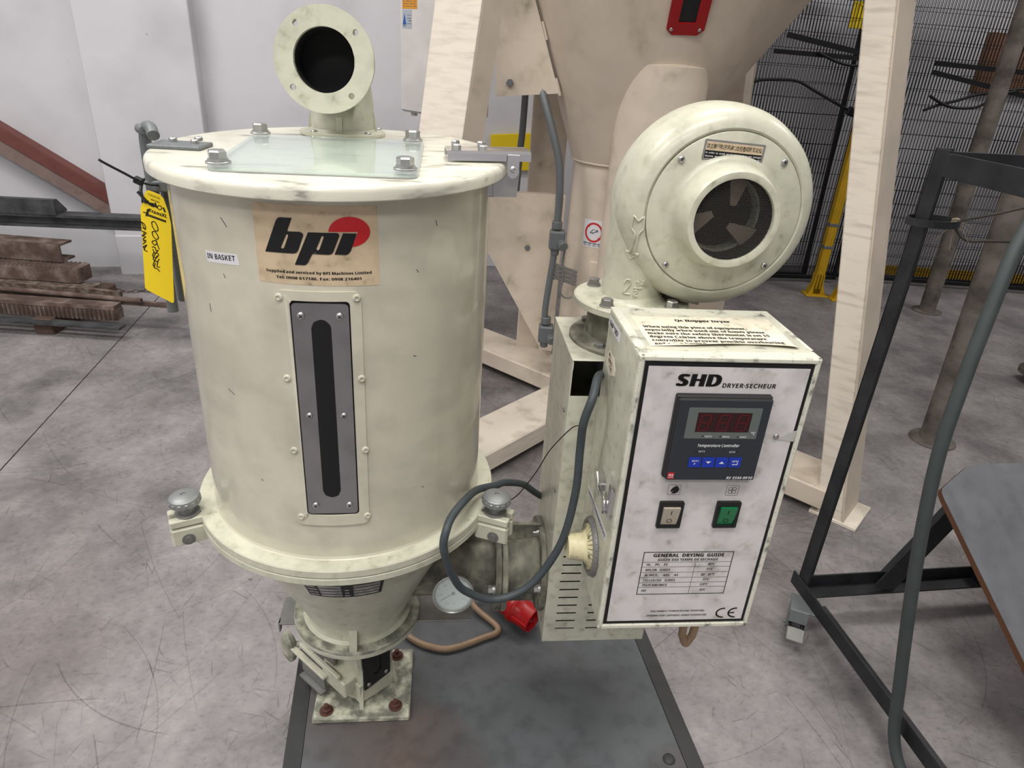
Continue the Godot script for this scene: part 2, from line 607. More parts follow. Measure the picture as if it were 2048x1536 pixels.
	M.yellow = mat(Color(0.96, 0.84, 0.13), 0.5, 0.0, null, 1.0, "yellow_card")
	M.yellow_steel = mat(Color(0.80, 0.64, 0.07), 0.5, 0.0, soft, 1.5, "yellow_paint")
	M.rusty = bump(mat(Color(1.0, 0.96, 0.94), 0.8, 0.1, rust, 1.0, "rusty_steel"), grainy, 0.05)
	M.rust_bolt = mat(Color(0.42, 0.27, 0.24), 0.85, 0.1, fine, 30.0, "rusty_bolt")
	M.grey_bar = bump(second(mat(Color(0.60, 0.575, 0.555), 0.7, 0.2, mottle, 2.4, "weathered_steel"), rust_soft(), 1.6), grainy, 0.04)
	M.dark_bar = second(mat(Color(0.33, 0.335, 0.345), 0.6, 0.2, mottle, 1.6, "dark_steel_bar"), soft, 1.2)
	M.wood = mat(Color(0.42, 0.33, 0.29), 0.8, 0.0, fine, 4.0, "old_timber")
	M.wall = second(mat(Color(0.865, 0.865, 0.885), 0.7, 0.0, soft, 0.35, "white_wall_paint"), noise_tex(0.04, [[0.0, Color(0.75, 0.73, 0.7)], [0.05, Color(0.9, 0.89, 0.88)], [0.09, gray(1.0)], [1.0, gray(1.0)]], 71, FastNoiseLite.TYPE_SIMPLEX_SMOOTH, 3), 0.55)
	M.wall.uv1_world_triplanar = true
	M.red_paint = second(mat(Color(0.47, 0.27, 0.25), 0.65, 0.0, grime, 1.4, "worn_red_paint"), soft, 2.0)
	M.red_grey = second(mat(Color(0.55, 0.47, 0.45), 0.7, 0.0, grime, 1.4, "greyed_red_paint"), soft, 2.0)
	M.beige = second(mat(Color(0.85, 0.80, 0.735), 0.5, 0.0, soft, 0.8, "beige_machine_paint"), grime, 0.7)
	var wr := noise_tex(0.014, [[0.0, Color(0.84, 0.835, 0.825)], [0.3, Color(0.94, 0.935, 0.93)], [0.5, gray(1.0)], [1.0, gray(1.0)]], 61, FastNoiseLite.TYPE_SIMPLEX_SMOOTH, 4)
	M.beige_worn = bump(mat(Color(0.90, 0.865, 0.805), 0.55, 0.0, wr, 2.0, "wrinkled_beige_paint"), wr, 0.2)
	M.beige_worn.uv1_scale = Vector3(0.9, 4.5, 0.9)
	M.red_frame = mat(Color(0.62, 0.05, 0.07), 0.4, 0.0, null, 1.0, "red_frame_paint")
	M.smoke = mat(Color(0.10, 0.10, 0.11), 0.25, 0.0, grime, 3.0, "dirty_sight_glass")
	M.frame = second(mat(Color(0.155, 0.165, 0.18), 0.55, 0.1, soft, 3.0, "black_steel_paint"), mottle, 2.2)
	M.wire = mat(Color(0.06, 0.065, 0.075), 0.5, 0.2, null, 1.0, "black_wire")
	M.pole = second(mat(Color(0.47, 0.44, 0.415), 0.8, 0.0, dust, 1.2, "mottled_grey_post"), grime, 3.0)
	M.pole.albedo_texture = mottle
	M.hose = bump(second(mat(Color(0.30, 0.335, 0.335), 0.6, 0.0, soft, 4.0, "grey_green_hose"), fine, 40.0), grainy, 0.02)
	M.ply_edge = mat(Color(0.42, 0.27, 0.17), 0.75, 0.0, fine, 6.0, "brown_board_edge")
	M.ply = second(mat(Color(0.42, 0.43, 0.45), 0.5, 0.0, soft, 1.8, "grey_board_face"), brushed_wood(), 1.3)
	M.board = mat(Color(0.62, 0.45, 0.34), 0.75, 0.0, fine, 2.0, "brown_board")
	M.tabletop = second(mat(Color(0.385, 0.39, 0.395), 0.55, 0.0, table_tex(), 1.1, "grey_tabletop"), brushed_wood(), 2.0)
	M.rim = mat(Color(0.20, 0.205, 0.21), 0.6, 0.1, soft, 5.0, "dark_steel_rim")
	M.twine = mat(Color(0.24, 0.22, 0.2), 0.9, 0.0, null, 1.0, "dark_twine")
	M.straw = mat(Color(0.62, 0.58, 0.5), 0.9, 0.0, null, 1.0, "frayed_strand")
	M.blade = mat(Color(0.72, 0.65, 0.58), 0.7, 0.0, grime, 20.0, "dusty_vane")
	M.orange = mat(Color(0.85, 0.58, 0.12), 0.5, 0.0, null, 1.0, "orange_label")
	M.label_grey = mat(Color(0.66, 0.69, 0.73), 0.5, 0.0, null, 1.0, "grey_label")
	M.text_grey = mat(Color(0.36, 0.38, 0.42), 0.5, 0.0, null, 1.0, "grey_print")
	M.cabinet = second(mat(Color(0.84, 0.825, 0.815), 0.45, 0.0, soft, 0.7, "off_white_cabinet"), soft, 1.3)
	var gl := mat(Color(0.86, 0.94, 0.92, 0.22), 0.06, 0.0, null, 1.0, "cover_glass")
	gl.transparency = BaseMaterial3D.TRANSPARENCY_ALPHA
	M.glass = gl
	M.slab = floor_mat()

func rust_soft() -> NoiseTexture2D:
	return noise_tex(0.02, [[0.0, Color(0.55, 0.4, 0.32)], [0.45, Color(0.85, 0.78, 0.72)], [1.0, gray(1.0)]], 44)

func brushed_wood() -> NoiseTexture2D:
	return noise_tex(0.02, [[0.0, gray(0.82)], [0.5, gray(0.96)], [1.0, gray(1.0)]], 91, FastNoiseLite.TYPE_SIMPLEX_SMOOTH, 5)

func table_tex() -> NoiseTexture2D:
	return noise_tex(0.004, [[0.0, Color(1.0, 0.88, 0.82)], [0.3, Color(0.86, 0.82, 0.82)], [0.5, Color(0.9, 0.93, 0.95)], [1.0, Color(0.86, 0.88, 0.9)]], 93, FastNoiseLite.TYPE_SIMPLEX_SMOOTH, 4)

# worn concrete: pale trowelled grey with darker stains and thousands of scratches
func floor_mat() -> StandardMaterial3D:
	var N := 1600
	var n := FastNoiseLite.new()
	n.seed = 7
	n.frequency = 0.006
	n.fractal_octaves = 5
	var a := n.get_seamless_image(N, N)
	n.seed = 17
	n.frequency = 0.03
	n.fractal_octaves = 4
	var b := n.get_seamless_image(N, N)
	n.seed = 27
	n.frequency = 0.0028
	var c := n.get_seamless_image(N, N)
	a.convert(Image.FORMAT_L8)
	b.convert(Image.FORMAT_L8)
	c.convert(Image.FORMAT_L8)
	var da := a.get_data()
	var db := b.get_data()
	var dc := c.get_data()
	var val := PackedFloat32Array()
	val.resize(N * N)
	for i in N * N:
		var x := i % N
		var y := i / N
		# smeared dark scuffs run one way, pale trowel marks the other
		var sm := db[posmod(y * 3 + x, N) * N + posmod(y - x * 2 + N * 3, N)]
		var v := 0.80 + (da[i] - 128) * 0.0007 + (db[i] - 128) * 0.00045 + (dc[i] - 128) * 0.0006
		if sm > 150:
			v -= (sm - 150) * 0.0011
		if sm < 84:
			v += (84 - sm) * 0.0010
		if dc[i] < 96:
			v -= (96 - dc[i]) * 0.0012
		val[i] = v
	var rng := RandomNumberGenerator.new()
	rng.seed = 99
	for k in 3600:
		var x := rng.randf() * N
		var y := rng.randf() * N
		var long := rng.randf() < 0.06
		var L := rng.randf_range(90, 330) if long else rng.randf_range(6, 46)
		var ang := rng.randfn(0.9, 0.75)
		var bend := rng.randfn(0.0, 0.0022)
		var dark := rng.randf_range(0.04, 0.2) if rng.randf() < 0.78 else -rng.randf_range(0.03, 0.08)
		if long:
			dark = rng.randf_range(0.06, 0.2)
		var w := 1 if rng.randf() < 0.7 else 2
		for s in int(L):
			x += cos(ang)
			y += sin(ang)
			ang += bend
			var fade := minf(1.0, minf(s, L - s) / 14.0)
			for q in w:
				var j := posmod(int(y) + q, N) * N + posmod(int(x), N)
				val[j] -= dark * fade * (0.6 if q == 1 else 1.0)
	for k in 130:
		var x := rng.randi() % N
		var y := rng.randi() % N
		var r := rng.randi_range(1, 4)
		var d := rng.randf_range(0.03, 0.16)
		for yy in range(-r, r + 1):
			for xx in range(-r, r + 1):
				if xx * xx + yy * yy * 2 <= r * r:
					val[posmod(y + yy, N) * N + posmod(x + xx, N)] -= d
	var data := PackedByteArray()
	data.resize(N * N * 3)
	for i in N * N:
		var v := clampf(val[i], 0.25, 1.0)
		data[i * 3] = int(v * 252)
		data[i * 3 + 1] = int(v * 246)
		data[i * 3 + 2] = int(v * 247)
	var img := Image.create_from_data(N, N, false, Image.FORMAT_RGB8, data)
	var m := mat(Color(0.715, 0.71, 0.71), 0.62, 0.0, ImageTexture.create_from_image(img), 0.36, "worn_concrete")
	m.uv1_world_triplanar = true
	second(m, noise_tex(0.006, [[0.0, Color(0.82, 0.80, 0.79)], [0.4, gray(0.95)], [1.0, gray(1.0)]], 15), 0.13)
	m.uv2_world_triplanar = true
	return m

func setting():
	var W := Transform3D(Basis(Vector3.UP, deg_to_rad(14)), Vector3(-2.66, 0, -4.3))
	var flat := Transform3D(Basis(Vector3(1, 0, 0), Vector3(0, 0, -1), Vector3(0, 1, 0)), Vector3.ZERO)
	var g := G.new()
	g.box(Vector3(15.0, 0.3, 12.0), W * T(3.4, -0.168, 4.9))
	var fl := struct("floor", g, mat(Color(0.36, 0.355, 0.35), 0.9, 0.0, null, 1.0, "joint_filler"))
	g = G.new()
	g.prism(pts2("-7.5,-7.6 -0.0488,-7.6 -3.3373,10 -7.5,10"), -0.018, 0.0, flat)
	put("slab", g, M.slab, fl)
	g = G.new()
	g.prism(pts2("-0.043,-7.6 11.5,-7.6 11.5,10 -3.3315,10"), -0.018, 0.0, flat)
	put("slab", g, M.slab, fl)
	g = G.new()
	g.box(Vector3(14.6, 5.4, 0.25), W * T(3.4, 2.68, -0.285))
	struct("wall_back", g, M.wall)
	g = G.new()
	g.box(Vector3(0.25, 5.4, 11.6), W * T(-3.85, 2.68, 5.3))
	struct("wall_left", g, M.wall)
	g = G.new()
	g.box(Vector3(0.25, 5.4, 11.6), W * T(10.6, 2.68, 5.3))
	struct("wall_right", g, M.wall)
	g = G.new()
	g.box(Vector3(14.7, 5.4, 0.25), W * T(3.4, 2.68, 11.0))
	struct("wall_front", g, M.wall)
	g = G.new()
	g.box(Vector3(15.0, 0.2, 12.0), W * T(3.4, 5.35, 5.2))
	struct("ceiling", g, M.white_metal)
	g = G.new()
	g.box(Vector3(0.622, 5.27, 0.17), W * T(0.342, 2.62, -0.085), 0.006)
	g.box(Vector3(0.63, 0.262, 0.16), W * T(0.345, 0.126, -0.071), 0.004)
	struct("trim_1", g, M.wall)
	# red steel brace running down to the foot of the pillar
	var a := W * Vector3(-1.3, 1.37, -0.1)
	var b := W * Vector3(0.06, 0.41, -0.1)
	# it ends flat against the pillar side
	var o := thing("steel_brace", "worn red painted steel channel brace sloping down the white wall", "brace")
	g = G.new()
	var sec := pts2("-0.05,-0.072 0.05,-0.072 0.05,-0.060 -0.042,-0.060 -0.042,0.060 0.05,0.060 0.05,0.072 -0.05,0.072")
	g.beam(sec, a, b)
	put("channel", g, M.red_grey, o)
	g = G.new()
	var dn := (b - a).normalized()
	var side := Vector3.UP.cross(dn).normalized()
	var upn := dn.cross(side)
	g.box(Vector3(0.102, 0.006, a.distance_to(b) - 0.02), Transform3D(Basis(side, upn, dn), (a + b) / 2 + upn * 0.0755), 0.001)
	g.box(Vector3(0.008, 0.068, a.distance_to(b) - 0.02), Transform3D(Basis(side, upn, dn), (a + b) / 2 + upn * 0.040 - side * 0.0545 * signf(side.z) * -1.0), 0.001)
	put("top_flange", g, M.red_paint, o, "redder upper flange")
const RD := 0.1693

func on_drum(p: Vector2, lift: float) -> Vector3:
	return Vector3(sin(p.x / RD) * (RD + lift), p.y, cos(p.x / RD) * (RD + lift))

func flat_at(o: Vector3, ex: Vector3, ey: Vector3) -> Callable:
	var n := ex.cross(ey).normalized()
	return func(p: Vector2, lift: float) -> Vector3: return o + ex * p.x + ey * p.y + n * lift

func strips(a: float, b: float, n: int) -> Array:
	var out := []
	for i in range(1, n):
		out.append(a + (b - a) * i / n)
	return out

func ringed(prof: Array) -> Array:
	prof.append(prof[0])
	return prof

func dryer():
	var D := thing("hopper_dryer", "cream hopper dryer with a round drum, snail-shaped blower and control box on a grey table", "dryer", Vector3(-0.2079, 0.558, -0.7669), 0.1173)
	dryer_foot(D)
	dryer_drum(D)
	dryer_lid(D)
	dryer_duct(D)
	dryer_blower(D)
	dryer_box(D)

func dryer_foot(D: Node3D):
	var g := G.new()
	g.box(Vector3(0.147, 0.0105, 0.133), T(0.0052, 0.0053, -0.0032), 0.002)
	var bp := put("base_plate", g, M.cast_dusty, D, "flat square foot under grey dust")
	for q in [[-0.0484, 0.0487], [0.0561, 0.044], [0.0523, -0.0658 + 0.012], [-0.048, -0.052]]:
		g = G.new()
		g.lathe([Vector2(0, 0.0105), Vector2(0.0105, 0.0105), Vector2(0.0105, 0.012), Vector2(0, 0.012)], 20, T(q[0], 0, q[1]))
		g.hex(Vector3(q[0], 0.012, q[1]), Vector3.UP, 0.0078, 0.0055, 0.0, q[0] * 40)
		g.cyl(0.0038, Vector3(q[0], 0.0105, q[1]), Vector3(q[0], 0.0245, q[1]), 12, 0.0008)
		put("bolt", g, M.rust_bolt, bp, "rusty bolt")
	# round outlet tube, square throat turned 45 degrees, ribs
	g = G.new()
	g.lathe([Vector2(0, 0.008), Vector2(0.036, 0.008), Vector2(0.0325, 0.013), Vector2(0.031, 0.02), Vector2(0.031, 0.162), Vector2(0, 0.162)], 40, T(0.002, 0, -0.005))
	var tr := [[0.0, 0.0105], [0.054, 0.0105], [0.0525, 0.018], [0.044, 0.07], [0.06, 0.125], [0.085, 0.162], [0.0, 0.162]]
	for a in [0.05, PI / 2, PI, -PI / 2]:
		var pl := []
		for t in tr:
			pl.append(Vector2(t[0], t[1]))
		g.prism(pl, -0.003, 0.003, Transform3D(Basis(Vector3.UP, a - PI / 2), Vector3(0.002, 0, -0.005)))
	put("outlet_tube", g, M.cast, D)
	# right throat face with its little sight plate
	var n := Vector3(1, 0, 1).normalized()
	var s := Vector3(1, 0, -1).normalized()
	g = G.new()
	g.box(Vector3(0.056, 0.1, 0.03), Transform3D(Basis(s, Vector3.UP, n), n * 0.0225 + s * 0.0015 + Vector3(0, 0.105, 0)), 0.002)
	g.prism(pts2("-0.03,0.055 -0.03,0.02 0.03,0.0105 0.036,0.0105 0.036,0.055"), 0.008, 0.034, Transform3D(Basis(s, Vector3.UP, n), Vector3.ZERO))
	put("throat", g, M.cast, D)
	g = G.new()
	var sx := Transform3D(Basis(s, Vector3.UP, n), n * 0.0375 + s * 0.0 + Vector3(0, 0.09, 0))
	g.prism(rect(-0.0255, -0.042, 0.0255, 0.055, 0.003), 0.0, 0.0025, sx, [rect(-0.008, -0.024, 0.008, 0.05, 0.0075)], [0.0])
	var sp := put("sight_plate", g, M.black_plastic, D, "small dark plate with a slot")
	g = G.new()
	g.prism(rect(-0.0085, -0.0245, 0.0085, 0.0505, 0.008), 0.0002, 0.0012, sx)
	put("pane", g, M.smoke, sp)
	for q in [[-0.017, -0.034], [0.017, -0.034]]:
		g = G.new()
		g.dome(sx * Vector3(q[0], q[1], 0.0025), n, 0.0034, 0.0018)
		put("screw", g, M.steel, sp)
	# left: slanting slide with two fins and a dark drawer
	n = Vector3(-1, 0, 1).normalized()
	s = Vector3(1, 0, 1).normalized()
	var sl := Transform3D(Basis(s, Vector3.UP, n), Vector3.ZERO)
	g = G.new()
	g.box(Vector3(0.056, 0.03, 0.03), sl * T(-0.006, 0.052, 0.034), 0.002)
	g.box(Vector3(0.098, 0.009, 0.007), sl * T(-0.037, 0.0735, 0.05), 0.0015)
	g.box(Vector3(0.092, 0.006, 0.010), sl * T(-0.065, 0.0535, 0.053), 0.0015)
	put("slide_guide", g, M.cast, D)
	g = G.new()
	g.box(Vector3(0.075, 0.04, 0.004), sl * T(-0.052, 0.092, 0.038))
	g.box(Vector3(0.058, 0.024, 0.0035), sl * T(-0.053, 0.036, 0.0515))
	g.box(Vector3(0.056, 0.0035, 0.012), sl * T(-0.051, 0.0195, 0.056))
	put("slide_door", g, M.steel_dull, D, "dark slanting slide door")
	g = G.new()
	g.lathe([Vector2(0, -0.009), Vector2(0.010, -0.008), Vector2(0.0165, -0.003), Vector2(0.0165, 0.004), Vector2(0.010, 0.0085), Vector2(0, 0.009)], 28, sl * Transform3D(Basis(Vector3(1, 0, 0), Vector3(0, 0, 1), Vector3(0, -1.9, 0)), Vector3(-0.118, 0.047, 0.052)), 0.0, TAU, 0.9)
	g.cyl(0.005, sl * Vector3(-0.118, 0.05, 0.05), sl * Vector3(-0.07, 0.07, 0.03), 12)
	put("counterweight", g, M.cast_dusty, D, "rounded cream weight at the back of the slide")
	# slide gate between cone and outlet
	g = G.new()
	g.box(Vector3(0.284, 0.003, 0.055), T(0.028, 0.1625, -0.0075), 0.0006)
	g.box(Vector3(0.0025, 0.017, 0.010), T(-0.1125, 0.1555, 0.0145), 0.0005)
	put("slide_gate", g, M.steel_dull, D, "flat dark steel gate plate sticking out on both sides")
	# bottom flange and cone
	g = G.new()
	g.lathe([Vector2(0.02, 0.1645), Vector2(0.0895, 0.1645), Vector2(0.0915, 0.166), Vector2(0.0915, 0.1715), Vector2(0.0905, 0.1722), Vector2(0.02, 0.1722)], 72)
	put("lower_flange", g, M.cast, D)
	g = G.new()
	g.lathe([Vector2(0.02, 0.1726), Vector2(0.0905, 0.1726), Vector2(0.092, 0.1735), Vector2(0.092, 0.1782), Vector2(0.0905, 0.1795), Vector2(0.066, 0.1795), Vector2(0.02, 0.1795)], 72, Transform3D(), 0.0, TAU, 0.7)
	put("cone_flange", g, M.cast_dusty, D, "dusty flange ring at the foot of the cone")
	g = G.new()
	g.lathe([Vector2(0.050, 0.178), Vector2(0.079, 0.1792), Vector2(0.0735, 0.1825), Vector2(0.0715, 0.189), Vector2(0.0925, 0.2385), Vector2(0.1645, 0.391), Vector2(0.150, 0.391), Vector2(0.06, 0.19), Vector2(0.050, 0.178)], 80, Transform3D(), 0.0, TAU, 0.7)
	for a in [0.04, PI / 2 + 0.04, PI, -PI / 2]:
		g.prism(pts2("0.062,0.179 0.0905,0.179 0.0905,0.1835 0.078,0.2135 0.07,0.2135"), -0.0052, 0.0052, Transform3D(Basis(Vector3.UP, a - PI / 2), Vector3.ZERO))
	put("cone", g, M.cast, D)
	# data plate on the cone
	var cone_fn := func(p: Vector2, lift: float) -> Vector3:
		var r := 0.0925 + (p.y - 0.2385) * 0.472 + lift + 0.0004
		return Vector3(sin(p.x / 0.12) * r, p.y, cos(p.x / 0.12) * r)
	# the plate is drawn in its own measures, then set high up on the cone, half under the ring
	var cone_at := func(p: Vector2, lift: float) -> Vector3: return cone_fn.call(Vector2((p.x + 0.044) * 0.82 - 0.0357, (p.y - 0.262) * 0.86 + 0.3195), lift)
	g = G.new()
	g.prism(rect(-0.044, 0.262, 0.0535, 0.313), 0.0, 0.0007, Transform3D(), [], strips(-0.044, 0.0535, 14), cone_at)
	var dp := put("data_plate", g, M.black, D, "black and silver data plate")
	g = G.new()
	for r in 4:
		var y := 0.2655 + r * 0.0088
		g.prism(rect(-0.026, y, 0.0015, y + 0.0068), 0.0007, 0.0009, Transform3D(), [], strips(-0.026, 0.0015, 5), cone_at, 1)
		g.prism(rect(0.0165, y, 0.0495, y + 0.0068), 0.0007, 0.0009, Transform3D(), [], strips(0.0165, 0.0495, 5), cone_at, 1)
	put("fields", g, M.steel, dp)
	g = G.new()
	var lf := func(p: Vector2, l: float) -> Vector3: return cone_at.call(p, l + 0.0008)
	txt(g, "HOPPER DRYER", "sansbold", -0.030, 0.046, 0.3025, 0.006, lf)
	for q in [["MODEL", -0.041, -0.030, 0.2925], ["POWER", -0.041, -0.029, 0.284], ["SER NO", -0.041, -0.029, 0.275], ["DATE", -0.041, -0.030, 0.2665], ["KW", 0.006, 0.011, 0.284], ["HZ", 0.006, 0.011, 0.275], ["NET", 0.005, 0.012, 0.2665], ["SHD-25", -0.023, -0.008, 0.2842], ["220/240", -0.022, -0.007, 0.2755], ["50/60", -0.021, -0.009, 0.2668], ["8924028", 0.02, 0.04, 0.2842], ["1   6", 0.022, 0.042, 0.2755], ["38   93", 0.022, 0.046, 0.2668]]:
		txt(g, q[0], "sansbold", q[1], q[2], q[3], 0.0034, lf)
	put("lettering", g, M.white, dp)

func dryer_drum(D: Node3D):
	# two rings that clamp drum and cone
	var g := G.new()
	g.lathe(ringed([Vector2(0.14, 0.3905), Vector2(0.1885, 0.3905), Vector2(0.1897, 0.392), Vector2(0.1897, 0.3995), Vector2(0.1887, 0.4008), Vector2(0.14, 0.4008)]), 120)
	put("cone_ring", g, M.cast, D)
	g = G.new()
	g.lathe(ringed([Vector2(0.14, 0.4014), Vector2(0.1887, 0.4014), Vector2(0.1897, 0.4024), Vector2(0.1897, 0.4108), Vector2(0.1885, 0.4124), Vector2(0.14, 0.4124)]), 120)
	put("drum_ring", g, M.cast, D)
	g = G.new()
	var v0 := [Vector2(RD, 0.4118), Vector2(RD, 0.8245), Vector2(RD - 0.0018, 0.8245), Vector2(RD - 0.0018, 0.4118)]
	g.lathe(ringed(v0), 144)
	g.lathe([Vector2(RD + 0.0032, 0.412), Vector2(RD + 0.0012, 0.4132), Vector2(RD, 0.416)], 120)
	var dr := put("drum", g, M.cream, D, "glossy cream round hopper drum")
	# swivel nuts with their lugs
	for side in [-1, 1]:
		var ang := atan2(-0.1856, 0.082) if side < 0 else atan2(0.1891, 0.0822)
		var c := Vector3(-0.1856, 0, 0.082) if side < 0 else Vector3(0.1891, 0, 0.0822)
		var rad := Vector3(sin(ang), 0, cos(ang))
		var tan_ := Vector3(cos(ang), 0, -sin(ang))
		var B := Basis(rad, Vector3.UP, rad.cross(Vector3.UP))
		g = G.new()
		for t in [-1, 1]:
			g.box(Vector3(0.044, 0.0105, 0.010), Transform3D(B, rad * (c.length() + 0.0) + tan_ * 0.0095 * t + Vector3(0, 0.4072, 0)), 0.0015)
			g.box(Vector3(0.044, 0.0255, 0.010), Transform3D(B, rad * (c.length() + 0.0) + tan_ * 0.0095 * t + Vector3(0, 0.3875, 0)), 0.0025)
		var lug := put("clamp_lug", g, M.cast, D)
		var pc: Vector3 = rad * (c.length() + 0.004) + Vector3(0, 0.384, 0)
		for t in [-1, 1]:
			g = G.new()
			g.lathe([Vector2(0, 0), Vector2(0.0075, 0), Vector2(0.0075, 0.0012), Vector2(0.0045, 0.0012), Vector2(0.0045, 0.003), Vector2(0, 0.003)], 20, G.along(pc + tan_ * 0.0145 * t, tan_ * t))
			put("hinge_pin", g, M.steel_dull, lug, "dark pin end")
		g = G.new()
		var kt := Vector3(c.x, 0.4126, c.z)
		var kx := Transform3D(Basis(Vector3(0, 0, 1), -0.05 * side), kt)
		g.lathe([Vector2(0.004, 0), Vector2(0.0145, 0), Vector2(0.0148, 0.0012), Vector2(0.0142, 0.0024), Vector2(0.004, 0.0024)], 32, kx)
		var wsh := g
		g = G.new()
		g.lathe([Vector2(0, 0.002), Vector2(0.0088, 0.002), Vector2(0.0084, 0.013), Vector2(0.0095, 0.0138), Vector2(0.0172, 0.0142), Vector2(0.0178, 0.0150), Vector2(0.0178, 0.0222), Vector2(0.0172, 0.0236), Vector2(0.0155, 0.0248), Vector2(0.0110, 0.0262), Vector2(0.0034, 0.0270), Vector2(0.003, 0.0256), Vector2(0, 0.0254)], 40, kx, 0.0, TAU, 0.42)
		for j in 14:
			var a := TAU * j / 14.0
			g.box(Vector3(0.0046, 0.0058, 0.002), kx * Transform3D(Basis(Vector3.UP, a), Vector3(sin(a) * 0.0177, 0.0186, cos(a) * 0.0177)), 0.0008)
		var kn := put("clamp_knob", g, M.knob, D, "round grey metal screw knob")
		put("washer", wsh, M.steel_dull, kn, "brownish steel washer")
	# sight window: riveted frame, steel plate, slot glass
	g = G.new()
	g.prism(rect(-0.0368, 0.4608, 0.0418, 0.7292, 0.007), 0.0, 0.0016, Transform3D(), [rect(-0.0238, 0.4745, 0.0312, 0.7198, 0.004)], strips(-0.0368, 0.0418, 10), on_drum)
	var fr := put("window_frame", g, M.cream, D)
	for q in [[-0.0332, 0.722], [0.0376, 0.723], [-0.0322, 0.6385], [0.0393, 0.6386], [-0.0318, 0.5556], [0.0405, 0.5556], [-0.0307, 0.4713], [0.0399, 0.4709]]:
		g = G.new()
		var p := on_drum(Vector2(q[0], q[1]), 0.0016)
		g.rivet(p, Vector3(p.x, 0, p.z), 0.0040, 0.0018)
		put("rivet", g, M.cream, fr)
	g = G.new()
	g.prism(rect(-0.0238, 0.4745, 0.0312, 0.7198, 0.004), 0.0002, 0.0003, Transform3D(), [], strips(-0.0238, 0.0312, 6), on_drum, 1)
	put("seal", g, M.dark, fr, "black seal round the window")
	g = G.new()
	# flat plate: chord of the opening
	var ca := 0.0210 / RD
	var px := Vector3(cos(ca), 0, -sin(ca))
	var nx := Vector3(sin(ca), 0, cos(ca))
	var fo := Transform3D(Basis(Vector3(1, 0, 0), Vector3.UP, Vector3(0, 0, 1)).rotated(Vector3.UP, 0.0225), Vector3(sin(0.0225) * (RD - 0.0010), 0.597, cos(0.0225) * (RD - 0.0010)))
	g.prism(rect(-0.0262, -0.1205, 0.0262, 0.1205, 0.004), -0.0008, 0.0013, fo, [rect(-0.0093, -0.0995, 0.0093, 0.1045, 0.0092)], [0.0])
	var pl := put("window_plate", g, M.plate_steel, D, "brushed steel plate with a long rounded slot")
	g = G.new()
	g.prism(rect(-0.0100, -0.100, 0.0100, 0.105, 0.0095), -0.0012, 0.0003, fo)
	put("sight_glass", g, M.smoke, pl, "nearly black glass in the slot")
	for q in [[-0.0178, 0.108], [0.0178, 0.108], [-0.0170, 0.001], [0.0168, 0.001], [-0.0178, -0.1095], [0.0178, -0.1095]]:
		g = G.new()
		g.dome(fo * Vector3(q[0], q[1], 0.0013), fo.basis.z, 0.0039 if absf(q[1]) > 0.05 else 0.0034, 0.0024)
		var sc := put("screw", g, M.steel, pl)
	g = G.new()
	for q in [[-0.0178, 0.108], [0.0178, 0.108], [-0.0170, 0.001], [0.0168, 0.001], [-0.0178, -0.1095], [0.0178, -0.1095]]:
		for a in [0.6, 0.6 + PI / 2]:
			g.box(Vector3(0.0038, 0.0008, 0.0003), fo * Transform3D(Basis(Vector3(0, 0, 1), a), Vector3(q[0], q[1], 0.0037)))
	put("screw_slots", g, M.dark, pl)
	# maker's sticker
	g = G.new()
	g.prism(pts2("-0.0512,0.7355 0.0598,0.7341 0.0591,0.8084 -0.0514,0.8077"), 0.0, 0.0002, Transform3D(), [], strips(-0.0514, 0.0598, 22), on_drum, 1)
	var st := put("sticker", g, M.sticker, D, "faded tan sticker with a black and red logo")
	var cut := strips(-0.05, 0.06, 22)
	g = G.new()
	g.prism(pts2("0.0153,0.7853 0.0155,0.7864 0.0163,0.7888 0.0175,0.7911 0.0193,0.7932 0.0215,0.7950 0.0241,0.7965 0.0270,0.7977 0.0301,0.7984 0.0333,0.7988 0.0366,0.7986 0.0398,0.7981 0.0428,0.7971 0.0455,0.7957 0.0478,0.7939 0.0497,0.7919 0.0511,0.7897 0.0520,0.7873 0.0522,0.7848 0.0518,0.7823 0.0509,0.7800 0.0493,0.7778 0.0473,0.7758 0.0448,0.7741 0.0420,0.7728 0.0389,0.7719 0.0356,0.7714 0.0412,0.7851"), 0.0004, 0.0005, Transform3D(), [], cut, on_drum, 1)
	put("red_disc", g, M.red_print, st, "red oval of the logo")
	g = G.new()
	var bh := pts2("-0.0214,0.7815 -0.0201,0.7813 -0.0199,0.7801 -0.0243,0.7694 -0.0257,0.7680 -0.0273,0.7679 -0.0275,0.7691")
	var ph := pts2("0.0095,0.7814 0.0108,0.7813 0.0111,0.7801 0.0069,0.7695 0.0056,0.7682 0.0041,0.7682 0.0040,0.7694")
	g.prism(pts2("-0.0260,0.7963 -0.0155,0.7963 -0.0206,0.7842 -0.0095,0.7844 -0.0068,0.7831 -0.0067,0.7808 -0.0119,0.7675 -0.0137,0.7652 -0.0165,0.7643 -0.0424,0.7641 -0.0301,0.7926 -0.0283,0.7953"), 0.0005, 0.0006, Transform3D(), [bh], cut, on_drum, 1)
	g.prism(pts2("-0.0023,0.7843 0.0229,0.7843 0.0246,0.7832 0.0247,0.7815 0.0189,0.7672 0.0174,0.7652 0.0147,0.7643 0.0003,0.7647 -0.0044,0.7560 -0.0068,0.7540 -0.0160,0.7540 -0.0038,0.7809"), 0.0005, 0.0006, Transform3D(), [ph], cut, on_drum, 1)
	g.prism(pts2("0.0281,0.7841 0.0401,0.7836 0.0342,0.7678 0.0321,0.7651 0.0294,0.7641 0.0198,0.7647"), 0.0005, 0.0006, Transform3D(), [], cut, on_drum, 1)
